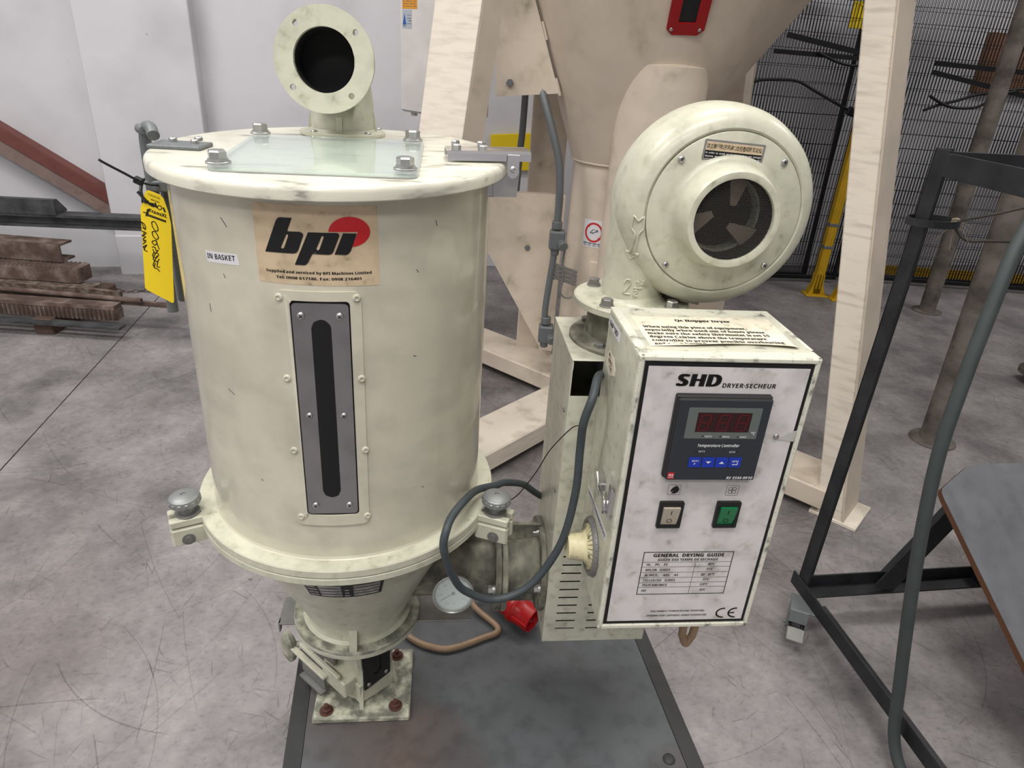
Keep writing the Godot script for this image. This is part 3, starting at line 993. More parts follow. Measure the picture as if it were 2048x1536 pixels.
	txt(g, "Supplied and serviced by BPI Machines Limited", "sansbold", -0.0433, 0.0523, 0.7455, 0.0026, on_drum, 0.0, 0.0001)
	txt(g, "Tel: 0908 617186. Fax: 0908 216401", "sansbold", -0.0342, 0.0427, 0.7400, 0.0026, on_drum, 0.0, 0.0001)
	put("lettering", g, M.black, st)
	g = G.new()
	g.prism(pts2("-0.1115,0.7438 -0.0707,0.7471 -0.0721,0.7574 -0.1130,0.7543"), 0.0, 0.0002, Transform3D(), [], strips(-0.113, -0.07, 8), on_drum, 1)
	st = put("label", g, M.sticker_white, D, "small white label")
	g = G.new()
	var tilt := func(p: Vector2, l: float) -> Vector3: return on_drum(Vector2(p.x, p.y + (p.x + 0.11) * 0.095), l)
	txt(g, "IN BASKET", "sansbold", -0.1108, -0.0752, 0.7472, 0.0050, tilt)
	put("lettering", g, M.black, st)
	for l in ["-0.086,0.789 -0.0805,0.7815", "-0.0915,0.7355 -0.090,0.732", "0.120,0.79 0.1215,0.785", "0.098,0.745 0.0995,0.7425", "-0.106,0.61 -0.098,0.606", "0.094,0.655 0.097,0.6535", "-0.118,0.70 -0.1175,0.692", "0.105,0.49 0.107,0.488", "-0.075,0.51 -0.0735,0.508"]:
		g = G.new()
		pen(g, pts2(l), 0.0009, on_drum, 0.0002)
		put("paint_chip", g, M.text_grey, dr)

func dryer_lid(D: Node3D):
	var up := Vector3(-0.013, 1, 0.0205).normalized()
	var L := Transform3D(Basis(Vector3(1, 0.013, 0).normalized(), up, Vector3(1, 0.013, 0).normalized().cross(up)), Vector3(0, 0.8318, 0))
	var g := G.new()
	g.lathe([Vector2(0, 0), Vector2(0.1805, 0), Vector2(0.1835, -0.0009), Vector2(0.1858, -0.003), Vector2(0.1867, -0.006), Vector2(0.1867, -0.0128), Vector2(0.1855, -0.0140), Vector2(0.172, -0.0140), Vector2(0.172, -0.004), Vector2(0, -0.004)], 144, L, 0.0, TAU, 0.75)
	var lid := put("lid", g, M.cream_lid, D, "round scuffed cream lid")
	# glass cover plate on its gasket, four bolts
	var corners := [Vector2(-0.1005, -0.0640), Vector2(0.0935, -0.0640), Vector2(0.0935, 0.147), Vector2(-0.093, 0.142)]
	var gp := []
	for i in 4:
		var a: Vector2 = corners[i]
		var p: Vector2 = corners[(i + 3) % 4]
		var q: Vector2 = corners[(i + 1) % 4]
		for k in 5:
			var t := k / 4.0
			var s := a + (p - a).normalized() * 0.012
			var e := a + (q - a).normalized() * 0.012
			gp.append(s.lerp(a, t).lerp(a.lerp(e, t), t))
	var fl := []
	for p in gp:
		fl.append(Vector2(p.x, -p.y))
	fl.reverse()
	var flatx := L * Transform3D(Basis(Vector3(1, 0, 0), Vector3(0, 0, -1), Vector3(0, 1, 0)), Vector3.ZERO)
	g = G.new()
	g.prism(fl, 0.0012, 0.0042, flatx)
	put("cover_glass", g, M.glass, lid, "clear cover plate with scuffs")
	g = G.new()
	var inner := []
	for p in fl:
		inner.append(p * 0.955 + Vector2(0, -0.0017))
	g.prism(fl, 0.0, 0.0011, flatx, [inner], strips(-0.1, 0.1, 4))
	put("gasket", g, M.steel, lid, "thin pale gasket edge")
	for q in [[-0.0934, -0.0712 + 0.003], [0.0804, -0.068 + 0.006], [-0.0866, 0.1218], [0.0814, 0.1208]]:
		g = G.new()
		g.hex(L * Vector3(q[0], 0.0042, q[1]), up, 0.0085, 0.0078, 0.0112, q[0] * 7.0)
		put("bolt", g, M.steel, lid, "bright hexagon bolt with washers")
	# hinge strap with three screws
	g = G.new()
	g.box(Vector3(0.054, 0.004, 0.0345), L * T(-0.1535, 0.002, 0.020, -0.10), 0.001)
	var hs := put("hinge_strap", g, M.galv, D, "grey flat hinge strap")
	for q in [[-0.1634, 0.0105], [-0.1394, 0.018], [-0.1409, 0.0]]:
		g = G.new()
		g.lathe([Vector2(0, 0.004), Vector2(0.0042, 0.004), Vector2(0.0042, 0.0068), Vector2(0.0032, 0.0082), Vector2(0, 0.0084)], 20, L * T(q[0], 0, q[1]), 0.0, TAU, 0.9)
		put("screw", g, M.steel, hs)
	# hanging hinge rods with the bent top, bracket to the drum
	g = G.new()
	var rod := smooth([Vector3(-0.2045, 0.633, -0.022), Vector3(-0.2045, 0.70, -0.022), Vector3(-0.2045, 0.80, -0.022), Vector3(-0.2035, 0.832, -0.021), Vector3(-0.1985, 0.8425, -0.016), Vector3(-0.190, 0.8435, -0.005), Vector3(-0.184, 0.8375, 0.006)], 6)
	g.tube(rod, 0.0062, 14)
	g.cyl(0.0055, Vector3(-0.2125, 0.839, -0.034), Vector3(-0.1985, 0.8405, -0.010), 14, 0.001)
	put("hinge_rod", g, M.galv, D, "grey bent rod hanging from the hinge")
	g = G.new()
	g.cyl(0.0058, Vector3(-0.1985, 0.6395, -0.041), Vector3(-0.1985, 0.79, -0.041), 14, 0.002)
	put("hinge_rod", g, M.galv, D)
	g = G.new()
	g.box(Vector3(0.046, 0.012, 0.040), T(-0.187, 0.781, -0.036), 0.0015)
	g.box(Vector3(0.012, 0.05, 0.036), T(-0.166, 0.775, -0.036), 0.0015)
	put("hinge_bracket", g, M.galv, D)
	# toggle latch on the right
	var lat := Transform3D(Basis(Vector3.UP, 0.02), L.origin) * Transform3D(Basis(), Vector3.ZERO)
	g = G.new()
	var cs := pts2("-0.021,-0.0005 -0.0205,0.0065 -0.0175,0.0092 -0.006,0.0092 0.001,0.0103 0.008,0.0092 0.0172,0.0092 0.0205,0.0065 0.021,-0.0005 0.0195,-0.0005 0.019,0.0058 0.0168,0.0078 -0.0168,0.0078 -0.019,0.0058 -0.0195,-0.0005")
	var cl := []
	for p in cs:
		cl.append(p)
	g.beam(cl, Vector3(0.1192, 0.8345, 0.0285), Vector3(0.2065, 0.8362, 0.0205))
	for w in [0.0455, -0.002]:
		g.prism(pts2("-0.0062,0.009 0.0062,0.009 0.0062,-0.008 0.0052,-0.0118 0.0028,-0.0142 0,-0.015 -0.0028,-0.0142 -0.0052,-0.0118 -0.0062,-0.008"), -0.0009, 0.0009, T(0.1893, 0.8335, w + 0.0015))
	var lp := put("latch_lever", g, M.chrome, D, "bright pressed steel latch lever")
	for q in [[0.129, 0.0085], [0.1296, 0.0405], [0.157, 0.0085], [0.1568, 0.039]]:
		g = G.new()
		g.hex(Vector3(q[0], 0.8435, q[1] - 0.001), Vector3.UP, 0.0050, 0.0062, 0.0, q[1] * 9.0)
		put("bolt", g, M.steel, lp)
	g = G.new()
	g.dome(Vector3(0.1893, 0.8280, 0.0478), Vector3(0, 0, 1), 0.0036, 0.0028)
	put("rivet", g, M.chrome, lp)
	g = G.new()
	for w in [0.0425, 0.0]:
		g.prism(pts2("0.170,0.7985 0.195,0.799 0.1968,0.826 0.190,0.832 0.184,0.822 0.178,0.8165 0.170,0.816"), -0.0008, 0.0008, T(0, 0, w + 0.0008))
	g.box(Vector3(0.0016, 0.018, 0.046), T(0.1704, 0.807, 0.0220))
	g.box(Vector3(0.0090, 0.0170, 0.040), T(0.1660, 0.8060, 0.0220), 0.001)
	put("latch_base", g, M.steel, D, "shiny latch bracket below the lid edge")
	# air outlet elbow at the back of the lid
	var ec := Vector3(-0.007, 0.8345, -0.1196)
	g = G.new()
	g.lathe([Vector2(0.0, -0.001), Vector2(0.0505, -0.0005), Vector2(0.0515, 0.001), Vector2(0.0510, 0.0036), Vector2(0.048, 0.0046), Vector2(0.0405, 0.005), Vector2(0.0385, 0.0075), Vector2(0.030, 0.0075), Vector2(0, 0.0075)], 56, Transform3D(Basis(), ec), 0.0, TAU, 0.7)
	var path := [ec + Vector3(0, 0.004, 0), ec + Vector3(0, 0.035, 0.0)]
	var N := 14
	for i in N + 1:
		var a := PI / 2 * i / N
		path.append(Vector3(-0.0072 - 0.0045 * sin(a), 0.868 + 0.0485 * sin(a), -0.1196 + 0.052 * (1.0 - cos(a))))
	path.append(Vector3(-0.0137, 0.9178, -0.058))
	g.tube(path, 0.0375, 40, false, 1.0, Vector3.UP, false)
	g.prism(pts2("0.0,0.005 0.0405,0.005 0.039,0.016 0.036,0.028 0.0,0.028"), -0.0035, 0.0035, Transform3D(Basis(Vector3.UP, -PI / 2 + 0.02), ec))
	for k in [PI / 2, -PI / 2]:
		g.prism(pts2("0.0,0.005 0.041,0.005 0.038,0.028 0.0,0.028"), -0.003, 0.003, Transform3D(Basis(Vector3.UP, k - PI / 2), ec))
	var el := put("air_outlet_elbow", g, M.cast, D, "cast cream elbow with a round open flange")
	var fz := Vector3(sin(-0.0603) * cos(0.101), sin(0.101), cos(-0.0603) * cos(0.101))
	var fx := Vector3(cos(0.0603), 0, -sin(-0.0603))
	var FX := Transform3D(Basis(fx, fz.cross(fx), fz), Vector3(-0.0147, 0.9179, -0.05))
	var cuts := [disc(0, 0, 0.0332, 48)]
	var hx := []
	for k in 4:
		var a := -0.0879 + PI / 4 + PI / 2 * k
		cuts.append(disc(cos(a) * 0.0452, sin(a) * 0.0452, 0.0034, 14))
		hx.append(cos(a) * 0.0452)
	hx.append(0.0)
	hx.sort()
	g = G.new()
	g.prism(disc(0, 0, 0.0543, 72), -0.0062, 0.0, FX, cuts, hx)
	put("outlet_flange", g, M.cast, el, "round flange with four bolt holes")
	g = G.new()
	g.lathe([Vector2(0.0332, -0.006), Vector2(0.0333, -0.040), Vector2(0.0, -0.041)], 40, FX * Transform3D(Basis(Vector3(1, 0, 0), Vector3(0, 0, 1), Vector3(0, -1, 0)), Vector3.ZERO))
	put("bore", g, M.dark, el, "dark inside of the pipe")
	for q in [[-0.0354, -0.0812 - 0.006], [0.0265, -0.0857 - 0.005], [0.034, -0.147]]:
		g = G.new()
		g.dome(Vector3(q[0] - 0.001, 0.8388, q[1]), Vector3.UP, 0.0042, 0.0026)
		put("screw", g, M.steel, el)

func dryer_duct(D: Node3D):
	var cy := 0.2575
	var g := G.new()
	g.cyl(0.045, Vector3(0.06, cy, 0), Vector3(0.2, cy, 0), 48)
	g.box(Vector3(0.06, 0.03, 0.006), T(0.165, cy + 0.05, 0), 0.001)
	put("inlet_pipe", g, M.cast_grimy, D)
	for q in [[0.1985, 0.2070], [0.2078, 0.2160]]:
		g = G.new()
		g.cyl(0.0685, Vector3(q[0], cy, 0), Vector3(q[1], cy, 0), 64, 0.0012)
		var f := put("duct_flange", g, M.cast_grimy, D)
		if q[0] < 0.2:
			for a in [0.0, PI / 2, PI, -PI / 2]:
				g = G.new()
				g.hex(Vector3(0.1985, cy + sin(a) * 0.056, cos(a) * 0.056), Vector3(-1, 0, 0), 0.0062, 0.007, 0.008, a)
				put("bolt", g, M.steel, f)
	g = G.new()
	g.cyl(0.045, Vector3(0.215, cy, 0), Vector3(0.266, cy, 0), 48)
	g.box(Vector3(0.052, 0.03, 0.007), T(0.240, cy + 0.058, 0), 0.001)
	g.box(Vector3(0.052, 0.03, 0.007), T(0.240, cy - 0.058, 0), 0.001)
	put("duct_pipe", g, M.cast_grimy, D, "short pipe stub into the heater box")
	g = G.new()
	g.cyl(0.069, Vector3(0.2625, cy, 0), Vector3(0.2705, cy, 0), 64, 0.0012)
	var f2 := put("duct_flange", g, M.cast_grimy, D)
	for a in [0.0, PI / 2, PI, -PI / 2]:
		g = G.new()
		g.hex(Vector3(0.2625, cy + sin(a) * 0.056, cos(a) * 0.056), Vector3(-1, 0, 0), 0.006, 0.006, 0.0075, a)
		put("bolt", g, M.steel, f2)
	# dial thermometer, facing forward and a little up
	var n := Vector3(0.02, 0.24, 0.97).normalized()
	var c := Vector3(0.1398, 0.2672, 0.0745)
	var xf := G.along(c, n, Vector3(0, 0, 1))
	var ex := Vector3(0, 1, 0).cross(n).normalized()
	var ey := n.cross(ex)
	g = G.new()
	g.cyl(0.008, c - n * 0.035, c - n * 0.008, 16)
	g.lathe([Vector2(0, -0.0105), Vector2(0.0255, -0.0105), Vector2(0.0272, -0.008), Vector2(0.0280, -0.003), Vector2(0.0288, 0.0), Vector2(0.0284, 0.0018), Vector2(0.0266, 0.0022), Vector2(0.0250, 0.0006), Vector2(0.0246, -0.0035), Vector2(0, -0.0035)], 56, xf, 0.0, TAU, 0.8)
	var ga := put("dial_thermometer", g, M.steel, D, "round dial thermometer")
	g = G.new()
	g.lathe([Vector2(0, -0.0034), Vector2(0.0244, -0.0034), Vector2(0.0244, -0.0030), Vector2(0, -0.0030)], 48, xf)
	put("dial_face", g, M.white, ga)
	g = G.new()
	var fn := flat_at(c - n * 0.0029, ex, ey)
	pen(g, [Vector2(0.002, 0.0012), Vector2(-0.0165, -0.0100)], 0.0011, fn)
	pen(g, disc(0, 0, 0.0018, 10), 0.0016, fn, 0.0004, true)
	for k in 11:
		var a := deg_to_rad(-135.0 - 27.0 * k + 15)
		var d := Vector2(cos(a), sin(a))
		pen(g, [d * 0.0205, d * 0.0226], 0.0006, fn)
		if k % 2 == 0:
			txt(g, str(k * 20), "sans", d.x * 0.0165 - 0.0018, d.x * 0.0165 + 0.0018, d.y * 0.0165 - 0.0014, 0.0026, fn)
	txt(g, "°C", "sans", -0.0005, 0.0032, -0.0165, 0.0028, fn)
	put("dial_marks", g, M.text_grey, ga)
	g = G.new()
	g.lathe([Vector2(0, 0), Vector2(0.0252, 0), Vector2(0.0252, 0.0006), Vector2(0, 0.0006)], 40, xf)
	put("dial_glass", g, M.glass, ga)

func casing_z(x: float, y: float) -> float:
	# front surface of the blower casting: rounded rim or the outlet pipe, whichever stands out
	var r := Vector2(x - 0.4256, y - 0.7916).length()
	var z := -1.0
	if r < 0.112:
		var pr := [Vector2(0.0, 0.0495), Vector2(0.0905, 0.0497), Vector2(0.097, 0.0478), Vector2(0.1035, 0.0430), Vector2(0.109, 0.0337), Vector2(0.1125, 0.019), Vector2(0.1135, 0.0)]
		for i in 6:
			if r >= pr[i].x and r <= pr[i + 1].x:
				z = lerpf(pr[i].y, pr[i + 1].y, (r - pr[i].x) / (pr[i + 1].x - pr[i].x))
	var f := clampf((0.80 - y) / 0.10, 0.0, 1.0)
	var hz := lerpf(0.046, 0.0358, f)
	var dx := (x - 0.3482) / 0.0358
	if absf(dx) < 1.0:
		z = maxf(z, hz * sqrt(1.0 - dx * dx))
	return z

func dryer_blower(D: Node3D):
	var c := Vector3(0.4256, 0.7916, 0)
	var fw := Transform3D(Basis(Vector3(1, 0, 0), Vector3(0, 0, 1), Vector3(0, -1, 0)), c)   # lathe axis to the front
	var g := G.new()
	g.lathe([Vector2(0, -0.046), Vector2(0.088, -0.046), Vector2(0.100, -0.043), Vector2(0.1085, -0.033), Vector2(0.1125, -0.018), Vector2(0.1132, 0.0), Vector2(0.1125, 0.018), Vector2(0.109, 0.033), Vector2(0.1035, 0.0425), Vector2(0.097, 0.0475), Vector2(0.0905, 0.0495), Vector2(0.0885, 0.0485), Vector2(0.0878, 0.046), Vector2(0.040, 0.046), Vector2(0.040, 0.030), Vector2(0.085, 0.030), Vector2(0.085, -0.03), Vector2(0, -0.03)], 110, fw, 0.0, TAU, 0.75)
	# tangential outlet running down
	var rings := []
	var v := PackedVector3Array()
	var gi := PackedInt32Array()
	var ys := [0.80, 0.775, 0.75, 0.725, 0.70, 0.674]
	for y in ys:
		var f := clampf((0.80 - y) / 0.10, 0.0, 1.0)
		var ring := []
		for j in 44:
			var a: float = TAU * j / 44
			ring.append(Vector3(0.3482 + sin(a) * 0.0358, y, cos(a) * lerpf(0.046, 0.0358, f)))
		rings.append(ring)
	for i in rings.size() - 1:
		for j in 44:
			var k := (j + 1) % 44
			v.append_array([rings[i][j], rings[i + 1][j], rings[i + 1][k], rings[i][j], rings[i + 1][k], rings[i][k]])
			gi.append_array([0, 0])
	g.emit(v, gi)
	# web between pipe and scroll
	g.prism(pts2("0.345,0.70 0.3835,0.70 0.390,0.691 0.402,0.683 0.425,0.6785 0.43,0.72 0.36,0.76"), -0.030, 0.030)
	var bl := put("blower_casing", g, M.cast, D, "cast cream snail-shaped blower housing")
	# raised arrow and size mark cast on the pipe
	g = G.new()
	var on := func(p: Vector2) -> Vector3: return Vector3(p.x, p.y, casing_z(p.x, p.y) + 0.0004)
	for line in ["0.3318,0.7335 0.3258,0.7425 0.3298,0.7415 0.3298,0.766 0.3250,0.7715 0.3258,0.7855 0.3310,0.780 0.3365,0.7855 0.3375,0.7715 0.3335,0.766 0.3335,0.7415 0.3375,0.7425 0.3318,0.7335", "0.3300,0.7035 0.3315,0.7085 0.3355,0.7085 0.3365,0.7035 0.3300,0.691 0.3375,0.691", "0.3425,0.7065 0.3450,0.7085 0.3450,0.701", "0.3405,0.699 0.3500,0.6995", "0.3415,0.6955 0.3435,0.697 0.3455,0.6955 0.3415,0.6895 0.3465,0.6895", "0.3490,0.7075 0.3515,0.7085 0.3515,0.7055 0.3485,0.704"]:
		var q := []
		var p := pts2(line)
		for i in p.size() - 1:
			for t in 4:
				q.append(on.call(p[i].lerp(p[i + 1], t / 4.0)))
		q.append(on.call(p[p.size() - 1]))
		g.tube(q, 0.0011, 8, false, 1.0, Vector3(0.1, 0, 1))
	put("cast_marks", g, M.cast, bl, "raised arrow and size mark")
	# outlet flange, neck and lower flange on the heater box
	var o := Vector3(0.3495, 0, 0)
	g = G.new()
	g.lathe([Vector2(0, 0.668), Vector2(0.0695, 0.668), Vector2(0.0705, 0.669), Vector2(0.0705, 0.6755), Vector2(0.069, 0.677), Vector2(0.041, 0.6772), Vector2(0.037, 0.681), Vector2(0.0355, 0.686), Vector2(0, 0.686)], 72, Transform3D(Basis(), o), 0.0, TAU, 0.7)
	var uf := put("blower_flange", g, M.cast, D)
	for a in [PI / 4, 3 * PI / 4, -PI / 4, -3 * PI / 4]:
		g = G.new()
		g.hex(o + Vector3(sin(a) * 0.0555, 0.677, cos(a) * 0.0555), Vector3.UP, 0.0072, 0.0065, 0.0088, a)
		put("bolt", g, M.steel_dull if a < 0 else M.steel, uf)
	g = G.new()
	g.lathe([Vector2(0, 0.6196), Vector2(0.0695, 0.6196), Vector2(0.0712, 0.621), Vector2(0.0712, 0.6245), Vector2(0.0695, 0.6262), Vector2(0.0535, 0.6272), Vector2(0.0515, 0.6300), Vector2(0.0515, 0.668), Vector2(0, 0.668)], 72, Transform3D(Basis(), o), 0.0, TAU, 0.6)
	var nk := put("neck_flange", g, M.cast_grimy, D, "greyer flanged neck on the heater box")
	for a in [PI / 4, 3 * PI / 4, -PI / 4, -3 * PI / 4]:
		g = G.new()
		g.hex(o + Vector3(sin(a) * 0.061, 0.6262, cos(a) * 0.061), Vector3.UP, 0.0066, 0.0062, 0.0, a + 0.3)
		put("bolt", g, M.steel_dull, nk)
	# motor behind, with its foot
	g = G.new()
	g.lathe([Vector2(0, -0.16), Vector2(0.050, -0.158), Vector2(0.058, -0.150), Vector2(0.058, -0.050), Vector2(0.066, -0.046), Vector2(0, -0.046)], 48, fw)
	for k in 20:
		var a := TAU * k / 20
		g.box(Vector3(0.0025, 0.01, 0.085), Transform3D(Basis(Vector3(0, 0, 1), -a), c + Vector3(sin(a) * 0.061, cos(a) * 0.061, -0.1)))
	g.box(Vector3(0.05, 0.028, 0.06), T(0.418, 0.703, -0.062), 0.003)
	g.box(Vector3(0.058, 0.016, 0.055), T(0.405, 0.690, -0.020), 0.003)
	put("motor", g, M.galv, D)
	g = G.new()
	g.tube(smooth([Vector3(0.43, 0.735, -0.09), Vector3(0.437, 0.712, -0.075), Vector3(0.430, 0.695, -0.055), Vector3(0.424, 0.665, -0.045), Vector3(0.42, 0.62, -0.045)], 6), 0.0055, 12)
	put("motor_cable", g, M.black_plastic, D)
	# front plate with inlet cone
	g = G.new()
	g.lathe([Vector2(0.0435, 0.046), Vector2(0.0865, 0.046), Vector2(0.0872, 0.0500), Vector2(0.0862, 0.0508), Vector2(0.0660, 0.0508), Vector2(0.0620, 0.0520), Vector2(0.0585, 0.0555), Vector2(0.0565, 0.0620), Vector2(0.0535, 0.0715), Vector2(0.0522, 0.0785), Vector2(0.0506, 0.0812), Vector2(0.0470, 0.0818), Vector2(0.0440, 0.0812), Vector2(0.0436, 0.0790), Vector2(0.0436, 0.046)], 96, fw, 0.0, TAU, 0.8)
	var fp := put("front_plate", g, M.cast, D, "round front plate with a raised inlet ring")
	for q in [[0.3674, 0.8477], [0.4814, 0.8502], [0.3688, 0.7327], [0.485, 0.736]]:
		g = G.new()
		g.dome(Vector3(q[0], q[1], 0.0508), Vector3(0, 0, 1), 0.0038, 0.0023)
		put("screw", g, M.steel, fp)
	g = G.new()
	for q in [[0.3674, 0.8477], [0.4814, 0.8502], [0.3688, 0.7327], [0.485, 0.736]]:
		for a in [0.4, 0.4 + PI / 2]:
			g.box(Vector3(0.0038, 0.0008, 0.0003), Transform3D(Basis(Vector3(0, 0, 1), a), Vector3(q[0], q[1], 0.0531)))
	put("screw_slots", g, M.dark, fp)
	# filter mesh: woven wires
	g = G.new()
	var pitch := 0.00165
	var nW := int(0.0436 / pitch)
	for i in range(-nW, nW + 1):
		var d := i * pitch
		var h := sqrt(maxf(0.0, 0.0436 * 0.0436 - d * d))
		if h < 0.002:
			continue
		g.box(Vector3(0.00032, h * 2, 0.00032), T(c.x + d, c.y, 0.0765))
		g.box(Vector3(h * 2, 0.00032, 0.00032), T(c.x, c.y + d, 0.0768))
	var fm := put("filter_mesh", g, M.mesh_wire, D, "fine wire filter mesh over the air inlet")
	fm.set_meta("kind", "stuff")
	# wheel behind the mesh
	g = G.new()
	g.lathe([Vector2(0, -0.02), Vector2(0.0845, -0.02), Vector2(0.0845, -0.014), Vector2(0.016, -0.014), Vector2(0.013, 0.02), Vector2(0, 0.024)], 48, fw)
	g.lathe([Vector2(0.0433, 0.0755), Vector2(0.0433, 0.028), Vector2(0.084, 0.0275), Vector2(0.084, 0.0270), Vector2(0.0425, 0.0270), Vector2(0.0425, 0.0755), Vector2(0.0433, 0.0755)], 64, fw)
	var wh := put("fan_wheel", g, M.dark, D, "dark fan wheel behind the mesh")
	for a in [0.05, TAU / 3 - 0.1, TAU * 2 / 3 - 0.02]:
		g = G.new()
		g.prism(pts2("-0.0035,0.011 0.0035,0.011 0.0135,0.0425 -0.0115,0.0425"), 0.046, 0.0475, Transform3D(Basis(Vector3(0, 0, 1), -a) * Basis(Vector3(0, 1, 0), 0.16), c + Vector3(0, 0, 0.005)))
		put("vane", g, M.blade, wh, "pale dusty vane")
	# notice plate above the inlet
	var tl := Vector2(0.3889, 0.8697)
	var ex := Vector3(0.0673, -0.0031, 0).normalized()
	var ey := Vector3(0.0031, 0.0673, 0).normalized()
	var O := Vector3(0.3887, 0.8490, 0.0508)
	g = G.new()
	var px := Transform3D(Basis(ex, ey, Vector3(0, 0, 1)), O)
	g.prism(rect(0, 0, 0.0673, 0.0207, 0.0015), 0.0, 0.0006, px)
	var np := put("notice_plate", g, M.steel, D, "small silver notice plate with two lines of writing")
	g = G.new()
	g.prism(rect(0.0022, 0.0098, 0.0651, 0.0186, 0.0006), 0.0006, 0.0007, px)
	put("pale_field", g, M.sticker, np)
	g = G.new()
	g.prism(rect(0.0022, 0.0018, 0.0651, 0.0098), 0.0006, 0.0007, px)
	var pf := flat_at(O + Vector3(0, 0, 0.0007), ex, ey)
	var kanji := ["0949 0818 0626 0525 0323 0303 3033 0030 5898 5797 6568 4696 5353 5055 9053 5292", "4858 1838 1818 9897 1616 1888 5850 3676 5373 3130 1090 3313", "1949 0838 1811 4841 0535 0343 0040 5959 5851 5898 9890 5696 5494", "0929 0626 0212 5999 6868 4797 5656 5151 9191 5494 5252", "0900 0939 3936 3626 2633 3323 6946 6996 4787 5555 6560 4181 5232 8393", "0929 0616 1612 0030 3090 4999 4943 9993 5797 5353 7573 4494", "0929 0626 0212 5999 4898 4741 5696 5454 4494 5151 6262 3193", "0929 1636 2620 0020 0424 4440 4998 9990 5797 5696 6461 8481 5474", "1912 1232 4858 6956 9890 6062 8070 9060", "2949 2878 1737 1777 1511 7771 1171 4240 6160 9091 1575", "0900 0939 3936 2635 3323 5999 4741 8781 4787 5454 4444 3090", "4858 1989 1787 1686 1515 0494 2822 7872 4341 1181 2090", "0999 4847 0747 0700 9790 3735 3530 6560 0797 0590", "0949 0646 0907 4947 2826 0444 2420 0313 4333 6989 5868 8756 8564 8260", "0949 0747 5999 5757 1868 2585 1515 8515 1555 2323 2161 1181 1382", "0949 2926 0646 0444 0242 2420 6979 5797 5595 5352 9391 9060 5280", "0929 1915 0717 3717 2520 0535 5999 5757 9797 4696 4444 9494 6360 4191 3293"]
	var inkg := G.new()
	var cw := 0.0036
	for i in kanji.size():
		for sgm in (kanji[i] as String).split(" "):
			var a := Vector2(int(sgm[0]), int(sgm[1])) / 9.0
			var b := Vector2(int(sgm[2]), int(sgm[3])) / 9.0
			var at := Vector2(0.0030 + i * 0.00362, 0.0122)
			if a != b:
				pen(inkg, [at + a * Vector2(0.0031, 0.0042), at + b * Vector2(0.0031, 0.0042)], 0.00034, pf)
	put("black_field", g, M.black, np)
	put("characters", inkg, M.black, np)
	g = G.new()
	txt(g, "in  order  to  avoid  air-blocking  and  to  get  enough", "sansbold", 0.003, 0.0645, 0.0066, 0.0017, pf)
	txt(g, "dryness,  please  clean  the  filter  screen  periodically", "sansbold", 0.003, 0.0645, 0.0032, 0.0017, pf)
	put("lettering", g, M.white, np)
